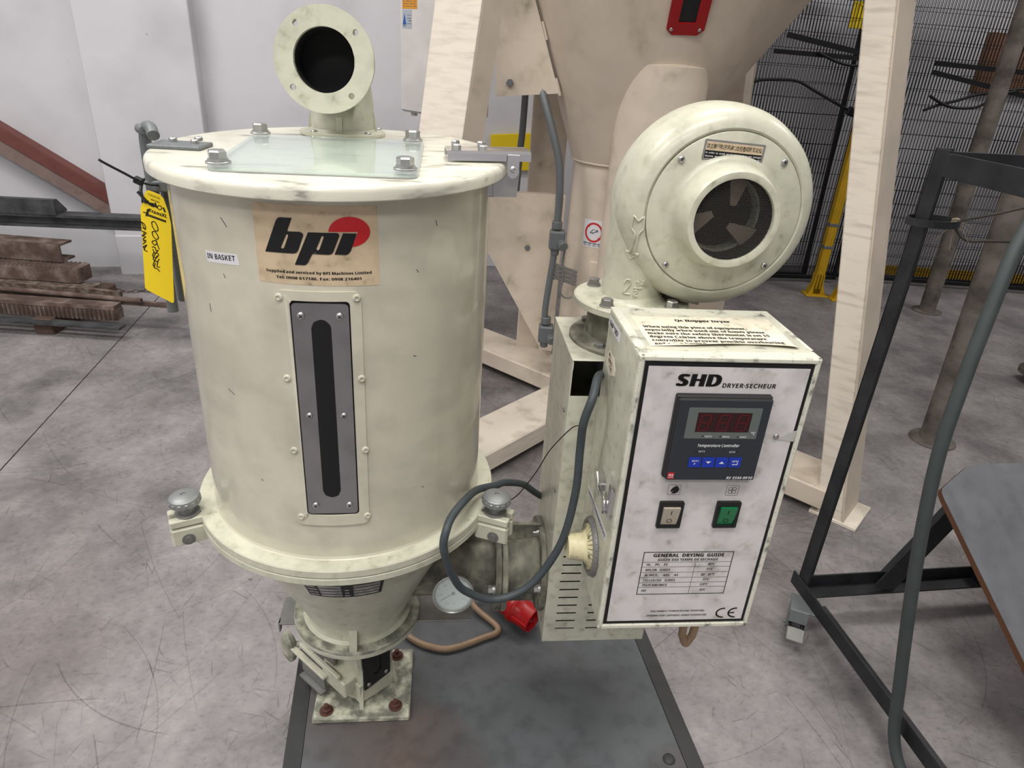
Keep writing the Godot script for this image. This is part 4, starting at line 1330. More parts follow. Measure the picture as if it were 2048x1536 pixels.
func dryer_box(D: Node3D):
	# heater box: folded sheet, open slot at the top front
	var X0 := 0.2706
	var X1 := 0.4206
	var Y0 := 0.1705
	var Y1 := 0.6199
	var Z0 := -0.071
	var Z1 := 0.0698
	var g := G.new()
	g.box(Vector3(0.0016, Y1 - Y0, Z1 - Z0), T(X0 + 0.0008, (Y0 + Y1) / 2, (Z0 + Z1) / 2), 0.0005)
	g.box(Vector3(0.0016, Y1 - Y0, Z1 - Z0), T(X1 - 0.0008, (Y0 + Y1) / 2, (Z0 + Z1) / 2), 0.0005)
	g.box(Vector3(X1 - X0, Y1 - Y0, 0.0016), T((X0 + X1) / 2, (Y0 + Y1) / 2, Z0 + 0.0008), 0.0005)
	g.box(Vector3(X1 - X0, 0.0016, Z1 - Z0), T((X0 + X1) / 2, Y0 + 0.0008, (Z0 + Z1) / 2), 0.0005)
	var hb := put("heater_box", g, M.sheet, D, "tall cream sheet steel heater box")
	g = G.new()
	g.box(Vector3(X1 - X0 + 0.001, 0.0018, Z1 - Z0 + 0.001), T((X0 + X1) / 2, Y1, (Z0 + Z1) / 2), 0.0006)
	g.box(Vector3(0.0016, 0.012, 0.0016), T(X0 + 0.001, Y1 - 0.006, Z1 - 0.001))
	put("top_panel", g, M.sheet, hb)
	# front panel with rows of louvre slots cut right through
	var cuts := []
	var lines := []
	for r in 11:
		var y := 0.1948 + r * 0.01466
		for cx in [[0.2875, 0.3155], [0.3322, 0.3602], [0.377, 0.405]]:
			var o := 0.0004 * r
			cuts.append(rect(cx[0], y - 0.0018, cx[1], y + 0.0018))
	for l in [0.30, 0.345, 0.39]:
		lines.append(l)
	g = G.new()
	g.prism(rect(X0, Y0, X1, 0.5726), Z1 - 0.0014, Z1 + 0.0002, Transform3D(), cuts, lines)
	put("louvre_panel", g, M.sheet, hb, "front panel with rows of thin slots")
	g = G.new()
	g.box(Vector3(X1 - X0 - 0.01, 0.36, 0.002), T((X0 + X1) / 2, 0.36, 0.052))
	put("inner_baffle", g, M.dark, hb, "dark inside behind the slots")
	for q in [[0.5444, 0.052], [0.4239, 0.052], [0.2, 0.055]]:
		g = G.new()
		g.dome(Vector3(X0, q[0], q[1]), Vector3(-1, 0, 0), 0.0032, 0.0016)
		put("screw", g, M.steel_dull, hb)
	g = G.new()
	g.cyl(0.019, Vector3(0.332, 0.54, 0.02), Vector3(0.332, 0.605, 0.02), 24, 0.002)
	put("inner_fitting", g, M.steel_dull, hb)
	# control box
	var o := Vector3(0.3066, 0.3336, 0.205)
	g = G.new()
	g.box(Vector3(0.1837, 0.3536, 0.131), T(o.x + 0.0919, o.y + 0.177, 0.1365), 0.0025)
	var cb := put("control_box", g, M.sheet, D, "cream control box with worn edges")
	g = G.new()
	g.box(Vector3(0.1845, 0.0062, 0.0195), T(o.x + 0.0919, o.y + 0.3509, 0.1958), 0.0015)
	g.box(Vector3(0.1845, 0.0068, 0.0045), T(o.x + 0.0919, o.y + 0.0034, 0.2033), 0.0015)
	g.box(Vector3(0.0058, 0.354, 0.0045), T(o.x + 0.0029, o.y + 0.177, 0.2033), 0.0015)
	g.box(Vector3(0.0058, 0.354, 0.0045), T(o.x + 0.1809, o.y + 0.177, 0.2033), 0.0015)
	put("door_rim", g, M.sheet_worn, cb, "chipped raised rim of the door")
	g = G.new()
	g.box(Vector3(0.1842, 0.0012, 0.113), T(o.x + 0.0919, o.y + 0.3539, 0.128), 0.0004)
	put("top_cover", g, M.sheet_worn, cb, "scuffed flat top")
	# front label: black border with a silver field
	var at := Vector3(o.x, o.y, 0.2036)
	var on := flat_at(at, Vector3(1, 0, 0), Vector3(0, 1, 0))
	g = G.new()
	g.box(Vector3(0.1712, 0.3386, 0.0014), T(o.x + 0.0918, o.y + 0.1778, 0.2036 + 0.0004))
	var fl := put("front_label", g, M.black, D, "silver front label with black border and black print")
	g = G.new()
	g.box(Vector3(0.1642, 0.3306, 0.0010), T(o.x + 0.0918, o.y + 0.1777, 0.2036 + 0.0010))
	put("silver_field", g, M.alu, fl)
	at.z = 0.2036 + 0.0015
	on = flat_at(at, Vector3(1, 0, 0), Vector3(0, 1, 0))
	g = G.new()
	txt(g, "SHD", "sansbold", 0.0405, 0.0835, 0.3222, 0.0132, on, 0.10, 0.0011)
	txt(g, "DRYER·SECHEUR", "sansbold", 0.0870, 0.1424, 0.3212, 0.0048, on, 0.04)
	txt(g, "GENERAL  DRYING  GUIDE", "sansbold", 0.0509, 0.1330, 0.1082, 0.0047, on, 0.0, 0.00012)
	txt(g, "GUIDE DES TEMPS DE SECHAGE", "sansbold", 0.0568, 0.1268, 0.1026, 0.0032, on)
	var bx := rect(0.0396, 0.0536, 0.1434, 0.1150)
	pen(g, bx, 0.0009, on, 0.0003, true)
	for y in [0.1008, 0.0938, 0.0860, 0.0782, 0.0709, 0.0640]:
		pen(g, [Vector2(0.0398, y), Vector2(0.1432, y)], 0.0004, on)
	pen(g, [Vector2(0.1013, 0.1008), Vector2(0.1009, 0.0537)], 0.0004, on)
	var rows := [["PE.    PP.    PS", 0.0450, 0.0690, "80°C", 0.1165, 0.1245], ["NYLON   SERIES", 0.0448, 0.0730, "75°C", 0.1155, 0.1233], ["ACRYLIC.    ABS.    AS", 0.0446, 0.0838, "80 - 85°C", 0.1110, 0.1275], ["CELLULOSE   SERIES", 0.0443, 0.0815, "75°C", 0.1140, 0.1218], ["POLYCARBONATE", 0.0445, 0.0732, "120°C", 0.1120, 0.1216], ["PVC", 0.0442, 0.0502, "70°C", 0.1128, 0.1206]]
	for i in 6:
		var y: float = [0.0955, 0.0880, 0.0802, 0.0727, 0.0656, 0.0572][i]
		txt(g, rows[i][0], "sans", rows[i][1], rows[i][2], y, 0.0033, on, 0.1, 0.00012)
		txt(g, rows[i][3], "sans", rows[i][4], rows[i][5], y + 0.0002, 0.0034, on, 0.15, 0.00012)
	txt(g, "DISCONNECT POWER BEFORE SERVICING", "sans", 0.0602, 0.1254, 0.0256, 0.0026, on, 0.1, 0.0001)
	txt(g, "DEBRANCHER L'APPAREIL AVANT OUVERTURE", "sans", 0.0562, 0.1294, 0.0188, 0.0026, on, 0.1, 0.0001)
	for k in 2:
		var arc := []
		for j in 15:
			var a := deg_to_rad(88.0 + 184.0 * j / 14.0)
			arc.append(Vector2(0.1498 + 0.0148 * k + cos(a) * 0.0086, 0.0226 + sin(a) * 0.0070))
		pen(g, arc, 0.0019, on)
	pen(g, [Vector2(0.1568, 0.0226), Vector2(0.1628, 0.0226)], 0.0018, on)
	# flame and fan pictograms
	pen(g, rect(0.0525, 0.1930, 0.0660, 0.2056, 0.0012), 0.0003, on, 0.0003, true)
	pen(g, rect(0.1168, 0.1922, 0.1303, 0.2048, 0.0012), 0.0003, on, 0.0003, true)
	g.prism(pts2("0.0566,0.1950 0.0602,0.1944 0.0635,0.1962 0.0648,0.1995 0.0642,0.2022 0.0628,0.2010 0.0634,0.2032 0.0610,0.2045 0.0606,0.2032 0.0575,0.2020 0.0555,0.1990 0.0555,0.1965 0.0570,0.1992 0.0602,0.1996 0.0582,0.1978"), 0.0003, 0.0004, Transform3D(Basis(), at), [], [], null, 1)
	for q in [[-1, -1], [1, -1], [1, 1], [-1, 1]]:
		var lobe := []
		for j in 14:
			var a := TAU * j / 14.0
			lobe.append(Vector2(0.12355 + q[0] * 0.0020 + cos(a) * 0.0023, 0.1985 + q[1] * 0.0019 + sin(a) * 0.0021))
		pen(g, lobe, 0.0004, on, 0.0003, true)
	put("lettering", g, M.black, fl)
	g = G.new()
	g.dome(Vector3(o.x + 0.1564, o.y + 0.266, 0.2052), Vector3(0, 0, 1), 0.0032, 0.0020)
	put("screw", g, M.steel, fl)
	g = G.new()
	var tp := mat(Color(0.85, 0.85, 0.83, 0.5), 0.2, 0.0)
	tp.transparency = BaseMaterial3D.TRANSPARENCY_ALPHA
	g.prism(pts2("0.157,0.2625 0.1765,0.2600 0.1775,0.2735 0.168,0.2705"), 0.0004, 0.0006, Transform3D(Basis(), at))
	put("tape_scrap", g, tp, fl, "scrap of clear tape")
	# temperature controller
	var c := Vector3(o.x + 0.0419, o.y + 0.2186, 0.0)
	g = G.new()
	g.box(Vector3(0.0985, 0.0965, 0.007), T(c.x + 0.0485, c.y + 0.0482, 0.2082), 0.0015)
	g.box(Vector3(0.0965, 0.0945, 0.006), T(c.x + 0.0485, c.y + 0.0478, 0.2132), 0.0018)
	var tc := put("temperature_controller", g, M.black_plastic, D, "square dark temperature controller with a red display")
	g = G.new()
	g.prism(rect(0.0012, 0.0012, 0.0955, 0.0935, 0.0015), 0.2160, 0.2166, Transform3D(Basis(), c))
	put("face_plate", g, M.navy, tc)
	var k := Vector3(o.x, o.y, 0.2166)
	g = G.new()
	g.prism(rect(0.0533, 0.2695, 0.1286, 0.3046, 0.001), 0.0, 0.0003, Transform3D(Basis(), k))
	put("window", g, M.grey_window, tc)
	g = G.new()
	g.prism(rect(0.0633, 0.2773, 0.1190, 0.2992), 0.0003, 0.0005, Transform3D(Basis(), k))
	put("display", g, M.display, tc, "dark red three-digit display, unlit")
	g = G.new()
	var kf := flat_at(k + Vector3(0, 0, 0.0005), Vector3(1, 0, 0), Vector3(0, 1, 0))
	for d in 3:
		var x := 0.0655 + d * 0.0195
		var sl := 0.0022
		for s in [[0.001, 0, 0.0085, 0], [0.001, 0.0088, 0.0085, 0.0088], [0.001, 0.0176, 0.0085, 0.0176], [0, 0.0008, 0, 0.008], [0, 0.0096, 0, 0.0168], [0.0095, 0.0008, 0.0095, 0.008], [0.0095, 0.0096, 0.0095, 0.0168]]:
			pen(g, [Vector2(x + s[0] + s[1] * 0.12, 0.2795 + s[1]), Vector2(x + s[2] + s[3] * 0.12, 0.2795 + s[3])], 0.0011, kf)
	put("digit_segments", g, M.segment, tc)
	g = G.new()
	var wf := flat_at(k + Vector3(0, 0, 0.0004), Vector3(1, 0, 0), Vector3(0, 1, 0))
	txt(g, "°C", "sansbold", 0.1218, 0.1264, 0.2745, 0.0034, wf, 0.1)
	txt(g, "OUT1", "sans", 0.0746, 0.0815, 0.2712, 0.0021, wf, 0.0, 0.0001)
	txt(g, "PROG", "sans", 0.0930, 0.1004, 0.2710, 0.0021, wf, 0.0, 0.0001)
	txt(g, "OUT2", "sans", 0.1113, 0.1182, 0.2708, 0.0021, wf, 0.0, 0.0001)
	txt(g, "Temperature Controller", "sansbold", 0.0688, 0.1128, 0.2600, 0.0033, wf, 0.18)
	txt(g, "SET1", "sans", 0.0715, 0.0777, 0.2536, 0.0020, wf, 0.0, 0.0001)
	txt(g, "SET2", "sans", 0.1040, 0.1102, 0.2531, 0.0020, wf, 0.0, 0.0001)
	txt(g, "RS ESM-9910", "sansbold", 0.1073, 0.1352, 0.2212, 0.0031, wf, 0.18)
	put("lettering", g, M.white, tc)
	g = G.new()
	for q in [[0.0725, 0.2723], [0.0909, 0.2721], [0.1092, 0.2718], [0.0696, 0.2546], [0.1125, 0.2541]]:
		g.lathe([Vector2(0, 0), Vector2(0.0010, 0), Vector2(0.0008, 0.0003), Vector2(0, 0.0003)], 12, Transform3D(Basis(Vector3(1, 0, 0), Vector3(0, 0, 1), Vector3(0, -1, 0)), k + Vector3(q[0], q[1], 0.0002)))
	put("indicator_dots", g, M.black, tc)
	var i := 0
	for x in [0.0699, 0.0842, 0.0985, 0.1127]:
		g = G.new()
		g.prism(rect(x - 0.0064, 0.2355, x + 0.0064, 0.2472, 0.0008), 0.0, 0.0007, Transform3D(Basis(), k))
		var b := put("button", g, M.blue, tc, ["blue key marked SET1 P", "blue key with a down arrow", "blue key with an up arrow", "blue key marked SET2 with a return arrow"][i])
		i += 1
	g = G.new()
	var bf := flat_at(k + Vector3(0, 0, 0.0007), Vector3(1, 0, 0), Vector3(0, 1, 0))
	txt(g, "SET1", "sansbold", 0.0666, 0.0734, 0.2424, 0.0019, bf)
	txt(g, "P", "sansbold", 0.0690, 0.0705, 0.2388, 0.0021, bf, 0.2)
	txt(g, "SET2", "sansbold", 0.1093, 0.1161, 0.2421, 0.0019, bf)
	pen(g, [Vector2(0.1153, 0.2412), Vector2(0.1153, 0.2391), Vector2(0.1103, 0.2391)], 0.0008, bf)
	g.prism(pts2("0.1096,0.2391 0.1112,0.2381 0.1112,0.2401"), 0.0009, 0.0010, Transform3D(Basis(), k), [], [], null, 1)
	g.prism(pts2("0.0815,0.2428 0.0842,0.2402 0.0869,0.2428"), 0.0009, 0.0010, Transform3D(Basis(), k), [], [], null, 1)
	g.prism(pts2("0.0958,0.2401 0.1012,0.2401 0.0985,0.2427"), 0.0009, 0.0010, Transform3D(Basis(), k), [], [], null, 1)
	put("button_marks", g, M.white, tc)
	g = G.new()
	g.prism(rect(0.0443, 0.2213, 0.0509, 0.2286), 0.0, 0.0003, Transform3D(Basis(), k))
	put("badge", g, M.red_print, tc, "small red square badge")
	g = G.new()
	txt(g, "RS", "sansbold", 0.0452, 0.0500, 0.2244, 0.0030, bf)
	pen(g, [Vector2(0.0447, 0.2230), Vector2(0.0505, 0.2230)], 0.0004, bf)
	put("badge_mark", g, M.white, tc)
	# two rocker switches
	for w in 2:
		var x0: float = [0.0460, 0.1096][w]
		var x1: float = [0.0728, 0.1364][w]
		var y0 := 0.1508
		var y1 := 0.1850
		g = G.new()
		g.prism(rect(x0, y0, x1, y1, 0.0015), 0.0, 0.0034, Transform3D(Basis(), Vector3(o.x, o.y, 0.2050)), [rect(x0 + 0.0040, y0 + 0.0030, x1 - 0.0038, y1 - 0.0062)], [(x0 + x1) / 2])
		var sw := put("rocker_switch", g, M.black_plastic, D, "white rocker switch in a black frame" if w == 0 else "green rocker switch in a black frame")
		g = G.new()
		var xc := (x0 + x1) / 2 + o.x + 0.0001
		var half := (x1 - x0) / 2 - 0.0042
		var ym := y0 + 0.0158 + o.y
		g.prism(pts2("-0.0122,0 -0.0122,0.0012 0,0.0038 0.0122,0.0060 0.0122,0"), -half, half, Transform3D(Basis(Vector3(0, 1, 0), Vector3(0, 0, 1), Vector3(1, 0, 0)), Vector3(xc, ym, 0.2052)))
		put("rocker", g, M.ivory if w == 0 else M.green, sw)
		g = G.new()
		var rf := func(p: Vector2, l: float) -> Vector3: return Vector3(xc + p.x, ym + p.y, 0.2052 + l + (0.0038 + p.y * 0.0022 / 0.0122 if p.y > 0 else 0.0038 + p.y * 0.0026 / 0.0122) + 0.0001)
		pen(g, [Vector2(0.0, 0.0035), Vector2(0.0, 0.0085)], 0.0008, rf)
		pen(g, disc(0.0, -0.0062, 0.0027, 16), 0.0006, rf, 0.0004, true)
		put("rocker_marks", g, M.black, sw)
	# thermostat dial on the left side
	var dc := Vector3(o.x, 0.3985, 0.1335)
	var sx := G.along(dc, Vector3(-1, 0, 0))
	g = G.new()
	g.lathe([Vector2(0, 0), Vector2(0.0362, 0), Vector2(0.0370, 0.0015), Vector2(0.0355, 0.0050), Vector2(0.0335, 0.0065), Vector2(0.0305, 0.0060), Vector2(0.0292, 0.0040), Vector2(0, 0.004)], 64, sx, 0.0, TAU, 0.8)
	var td := put("thermostat_dial", g, M.steel_dull, D, "cream thermostat knob in a grey metal ring")
	g = G.new()
	g.lathe([Vector2(0, 0.004), Vector2(0.0288, 0.004), Vector2(0.0282, 0.0062), Vector2(0.0195, 0.0095), Vector2(0.0180, 0.0120), Vector2(0, 0.0120)], 56, sx, 0.0, TAU, 0.8)
	g.lathe([Vector2(0, 0.0115), Vector2(0.0178, 0.0115), Vector2(0.0162, 0.0295), Vector2(0.0150, 0.0315), Vector2(0.0120, 0.0308), Vector2(0, 0.0308)], 9, sx, 0.3, TAU + 0.3, 0.1)
	put("knob", g, M.bakelite, td)
	g = G.new()
	var fw := func(p: Vector2, l: float) -> Vector3:
		var r := p.y
		return dc + Vector3(-(0.0062 + (0.0282 - r) * 0.379 + l), cos(p.x) * r, sin(p.x) * r)
	for q in 30:
		var a := TAU * q / 30.0
		pen(g, [Vector2(a, 0.0262), Vector2(a, 0.0280)], 0.02 if false else 0.0007 / 0.027, fw)
	var nums := ["30", "60", "90", "120", "150", "180"]
	for q in 6:
		var a := TAU * q / 6.0 + 0.4
		txt(g, nums[q], "sansbold", a - 0.13, a + 0.13, 0.0212, 0.0040, fw)
	put("scale_marks", g, M.black, td)
	# strip label and other labels on the left side
	var sf := flat_at(Vector3(o.x - 0.0002, 0, 0), Vector3(0, 0, 1), Vector3(0, 1, 0))
	var Ls := Transform3D(Basis(Vector3(0, 0, 1), Vector3(0, 1, 0), Vector3(-1, 0, 0)), Vector3(o.x, 0, 0))
	g = G.new()
	g.prism(pts2("0.0815,0.4429 0.1835,0.4457 0.1850,0.4575 0.0818,0.4517"), 0.0, 0.0003, Ls)
	var lb := put("strip_label", g, M.sticker_white, D, "narrow white strip label over the thermostat")
	g = G.new()
	var tl := flat_at(Vector3(o.x - 0.0004, 0, 0), Vector3(0, 0.035, 1).normalized(), Vector3(0, 1, -0.035).normalized())
	txt(g, "SAFETY THERMOSTAT", "sansbold", 0.084 + 0.0155, 0.1815 + 0.0155, 0.4415, 0.0055, tl)
	put("lettering", g, M.text_grey, lb)
	g = G.new()
	g.prism(pts2("0.0730,0.6678 0.1267,0.6666 0.1269,0.6782 0.0745,0.6789"), 0.0, 0.0003, Ls)
	lb = put("label", g, M.sticker_white, D, "small white label with a handwritten number")
	g = G.new()
	tl = flat_at(Vector3(o.x - 0.0004, 0, 0), Vector3(0, 0, 1), Vector3(0, 1, 0))
	txt(g, "FAP '187", "sans", 0.080, 0.118, 0.6695, 0.0066, tl, 0.15, 0.0003)
	put("lettering", g, M.black, lb)
	g = G.new()
	g.prism(pts2("0.0854,0.6223 0.1050,0.6180 0.1263,0.6270 0.1258,0.6340 0.1150,0.6430 0.0950,0.6445 0.0870,0.6400"), 0.0, 0.0004, Ls)
	lb = put("torn_label", g, M.paper, D, "torn brownish label remains")
	g = G.new()
	for q in [["AL", 0.094, 0.102, 0.6385], ["RES", 0.096, 0.112, 0.6320], ["CE", 0.102, 0.113, 0.6260]]:
		txt(g, q[0], "sansbold", q[1], q[2], q[3], 0.0042, tl)
	put("lettering", g, M.rust_bolt, lb)
	# toggle latch on the left side
	g = G.new()
	g.prism(pts2("0.128,0.484 0.160,0.487 0.163,0.500 0.158,0.508 0.140,0.512 0.126,0.509 0.122,0.500"), 0.0, 0.0016, Ls)
	g.box(Vector3(0.0020, 0.040, 0.013), T(o.x - 0.0040, 0.505, 0.1885, 0, 0.0), 0.0006)
	g.box(Vector3(0.006, 0.030, 0.0016), T(o.x - 0.003, 0.507, 0.1945))
	var la := put("toggle_latch", g, M.chrome, D, "small bright toggle latch on the box side")
	g = G.new()
	g.prism(pts2("0.126,0.506 0.131,0.513 0.140,0.5125 0.150,0.504 0.160,0.493 0.156,0.487 0.147,0.4915 0.137,0.4995 0.130,0.499"), 0.0075, 0.0092, Ls)
	g.box(Vector3(0.0075, 0.010, 0.008), T(o.x - 0.0045, 0.4995, 0.150), 0.001)
	g.tube(smooth([Vector3(o.x - 0.007, 0.502, 0.152), Vector3(o.x - 0.007, 0.501, 0.168), Vector3(o.x - 0.0065, 0.498, 0.179), Vector3(o.x - 0.006, 0.490, 0.1815), Vector3(o.x - 0.006, 0.483, 0.178)], 6), 0.0019, 10)
	g.box(Vector3(0.0016, 0.020, 0.010), T(o.x - 0.005, 0.491, 0.170, 0, 0.2), 0.0006)
	put("latch_lever", g, M.chrome, la)
	# typed notice on top
	var tf := flat_at(Vector3(o.x, o.y + 0.3546, 0), Vector3(1, 0, 0), Vector3(0, 0, -1))
	var top := Transform3D(Basis(Vector3(1, 0, 0), Vector3(0, 0, -1), Vector3(0, 1, 0)), Vector3(o.x, o.y + 0.3545, 0))
	var curl := func(p0: Vector2, l: float) -> Vector3:
		var p := Vector2(p0.y, -p0.x)
		var f := clampf((-p.y - 0.168) / 0.016, 0.0, 1.0)
		var w := 1.0 - pow(absf(p.x - 0.115) / 0.07, 2.0)
		return Vector3(o.x + p.x, o.y + 0.3547 + l + 0.006 * f * f * maxf(0.0, w), -p.y)
	g = G.new()
	var sheetp := [Vector2(0.0153, -0.1833), Vector2(0.06, -0.1825), Vector2(0.10, -0.1790), Vector2(0.117, -0.1765), Vector2(0.14, -0.1790), Vector2(0.1684, -0.1841), Vector2(0.1722, -0.0979), Vector2(0.0158, -0.1015)]
	var turned := []
	for q in sheetp:
		turned.append(Vector2(-q.y, q.x))
	g.prism(turned, 0.0, 0.0003, Transform3D(), [], [0.168, 0.172, 0.1755, 0.179, 0.182], curl)
	var no := put("notice", g, M.paper, D, "yellowed paper notice taped on top with printed lines")
	g = G.new()
	var inkc := func(p: Vector2, l: float) -> Vector3: return curl.call(Vector2(-p.y, p.x), l + 0.0004)
	txt(g, "Qc Hopper Dryer", "serifbold", 0.062, 0.124, -0.1145, 0.0058, inkc, 0.0, 0.0002)
	var tx := ["When using this piece of equipment,", "especially when used out of hours please", "make sure the safety thermostat is set 15", "degrees Celsius above the temperature", "controller to prevent possible overheating", "and a fire hazard."]
	var xr := [0.134, 0.151, 0.152, 0.145, 0.160, 0.075]
	for q in 6:
		txt(g, tx[q], "serifbold", 0.021, xr[q], -0.1345 - q * 0.0092, 0.0056, inkc, 0.0, 0.0001)
	put("lettering", g, M.black, no)
	g = G.new()
	g.prism(pts2("0.0095,-0.192 0.1795,-0.190 0.181,-0.090 0.0095,-0.088"), 0.0, 0.0002, top)
	var clear := mat(Color(0.93, 0.92, 0.86, 0.25), 0.3, 0.0)
	clear.transparency = BaseMaterial3D.TRANSPARENCY_ALPHA
	put("film", g, clear, no, "old clear film round the notice")
	# grey power cable: out of the slot, one hanging loop, back into the side
	g = G.new()
	var cp := smooth([Vector3(0.325, 0.605, 0.045), Vector3(0.3085, 0.602, 0.066), Vector3(0.2935, 0.615, 0.105), Vector3(0.2830, 0.604, 0.135), Vector3(0.2760, 0.574, 0.137), Vector3(0.2775, 0.535, 0.130), Vector3(0.2782, 0.472, 0.130), Vector3(0.2672, 0.397, 0.130), Vector3(0.2346, 0.3336, 0.130), Vector3(0.1912, 0.3145, 0.134), Vector3(0.1516, 0.3390, 0.144), Vector3(0.1354, 0.374, 0.155), Vector3(0.1277, 0.4025, 0.161), Vector3(0.1238, 0.4265, 0.163), Vector3(0.1270, 0.4440, 0.158), Vector3(0.1337, 0.4500, 0.140), Vector3(0.1488, 0.4500, 0.110), Vector3(0.1672, 0.4310, 0.061), Vector3(0.1925, 0.4190, 0.034), Vector3(0.2079, 0.4071, 0.010), Vector3(0.2370, 0.3830, -0.021), Vector3(0.2600, 0.353, -0.043), Vector3(0.276, 0.335, -0.055)], 8)
	g.tube(cp, 0.0049, 14)
	put("power_cable", g, M.rubber, D, "thick grey cable hanging in a loop")
	g = G.new()
	g.tube(smooth([Vector3(0.2865, 0.548, 0.10), Vector3(0.2771, 0.5355, 0.08), Vector3(0.2524, 0.5034, 0.08), Vector3(0.2392, 0.4741, 0.08), Vector3(0.2196, 0.4402, 0.08), Vector3(0.205, 0.424, 0.078)], 6), 0.0007, 6)
	put("thin_wire", g, M.black, D)
	g = G.new()
	g.tube(smooth([Vector3(0.4640, 0.34, 0.10), Vector3(0.4648, 0.2231, 0.10), Vector3(0.4675, 0.2045, 0.10), Vector3(0.4733, 0.1925, 0.10), Vector3(0.4785, 0.203, 0.10), Vector3(0.4815, 0.2226, 0.10), Vector3(0.4850, 0.34, 0.10)], 8), 0.0056, 12)
	put("supply_cable", g, M.tan, D, "tan cable hanging in a loop below the control box")
func dl(p: Vector3) -> Vector3:   # dryer axes to world
	return Transform3D(Basis(Vector3.UP, 0.1173), Vector3(-0.2079, 0.558, -0.7669)) * p

func table():
	var rel := deg_to_rad(4.0)
	var at := dl(Vector3(0.2065, 0, 0.10))
	var o := thing("trolley_table", "grey board topped steel trolley table under the cream hopper dryer", "table", Vector3(at.x, 0, at.z), 0.1173 + rel)
	var W := 0.612
	var z0 := -0.335
	var z1 := 0.40
	var Y := 0.558
	var g := G.new()
	g.box(Vector3(W - 0.05, 0.018, z1 - z0 - 0.05), T(0, Y - 0.009, (z0 + z1) / 2), 0.001)
	put("tabletop", g, M.tabletop, o, "stained grey board top")
	g = G.new()
	for s in [-1, 1]:
		var sec := pts2("-0.0125,-0.04 -0.0075,-0.04 -0.0075,-0.005 0.0125,-0.005 0.0125,0.0 -0.0125,0.0")
		if s > 0:
			sec = pts2("0.0125,-0.04 0.0125,0.0 -0.0125,0.0 -0.0125,-0.005 0.0075,-0.005 0.0075,-0.04")
		# section drawn in x, y and pushed along z
		g.prism(sec, z0, z1, T(s * (W / 2 - 0.0125), Y + 0.001, 0))
	for z in [z0 + 0.0125, z1 - 0.0125]:
		g.box(Vector3(W - 0.05, 0.04, 0.006), T(0, Y - 0.021, z))
	put("edge_frame", g, M.rim, o, "dark steel angle along the edges")
	g = G.new()
	for sx in [-1, 1]:
		for z in [z0 + 0.02, z1 - 0.02]:
			var l := G.new()
			l.box(Vector3(0.035, Y - 0.14, 0.035), T(sx * (W / 2 - 0.0185), 0.1 + (Y - 0.14) / 2, z), 0.002)
			put("leg", l, M.frame, o)
			l = G.new()
			l.cyl(0.045, Vector3(sx * (W / 2 - 0.0185) - 0.014, 0.045, z), Vector3(sx * (W / 2 - 0.0185) + 0.014, 0.045, z), 28, 0.004)
			l.box(Vector3(0.045, 0.03, 0.05), T(sx * (W / 2 - 0.0185), 0.088, z), 0.003)
			put("castor", l, M.black_plastic, o)
	g = G.new()
	g.lathe([Vector2(0, 0), Vector2(0.0095, 0), Vector2(0.0085, 0.0025), Vector2(0.005, 0.0038), Vector2(0, 0.004)], 20, T(0.258, Y, 0.062), 0.0, TAU, 0.9)
	put("bolt_head", g, M.rim, o)
	# red industrial plug with its tan cable lying on the table
	var p := thing("power_plug", "red industrial power plug lying on the grey table behind the duct", "plug", dl(Vector3(0.2560, 0.0, -0.140)), 0.1173)
	var ax := Vector3(0.74, -0.12, 0.66).normalized()
	var xf := G.along(Vector3(0, 0.0345, 0), ax)
	g = G.new()
	g.lathe([Vector2(0, -0.068), Vector2(0.012, -0.068), Vector2(0.016, -0.060), Vector2(0.022, -0.030), Vector2(0.0235, -0.016), Vector2(0.0235, 0.0), Vector2(0.0265, 0.001), Vector2(0.0275, 0.004), Vector2(0.0275, 0.009), Vector2(0.0265, 0.012), Vector2(0.0250, 0.014), Vector2(0.0240, 0.030), Vector2(0.0250, 0.046), Vector2(0.0235, 0.047), Vector2(0.0215, 0.046), Vector2(0.0210, 0.018), Vector2(0, 0.018)], 48, xf, 0.0, TAU, 0.7)
	g.box(Vector3(0.008, 0.032, 0.005), xf * T(0, 0.030, 0.0255), 0.001)
	put("shell", g, M.red_plastic, p)
	g = G.new()
	for k in 4:
		var a := TAU * k / 4 + 0.4
		g.cyl(0.0026, xf * Vector3(sin(a) * 0.0125, 0.016, cos(a) * 0.0125), xf * Vector3(sin(a) * 0.0125, 0.040, cos(a) * 0.0125), 12, 0.0006)
	put("pins", g, M.chrome, p)
	var to := p.transform.affine_inverse()
	g = G.new()
	var cab := []
	for q in [Vector3(0.206, 0.042, -0.184), Vector3(0.190, 0.034, -0.196), Vector3(0.185, 0.014, -0.165), Vector3(0.228, 0.0085, -0.112), Vector3(0.1977, 0.007, -0.0915), Vector3(0.1435, 0.007, -0.0703), Vector3(0.1081, 0.007, -0.0753), Vector3(0.0758, 0.007, -0.0935), Vector3(0.05, 0.007, -0.13), Vector3(0.02, 0.007, -0.19)]:
		cab.append(to * dl(q))
	g.tube(smooth([cab[0], cab[1]] + cab.slice(2), 7), 0.0058, 12)
	put("plug_cable", g, M.tan, p, "tan plug cable curling over the table")

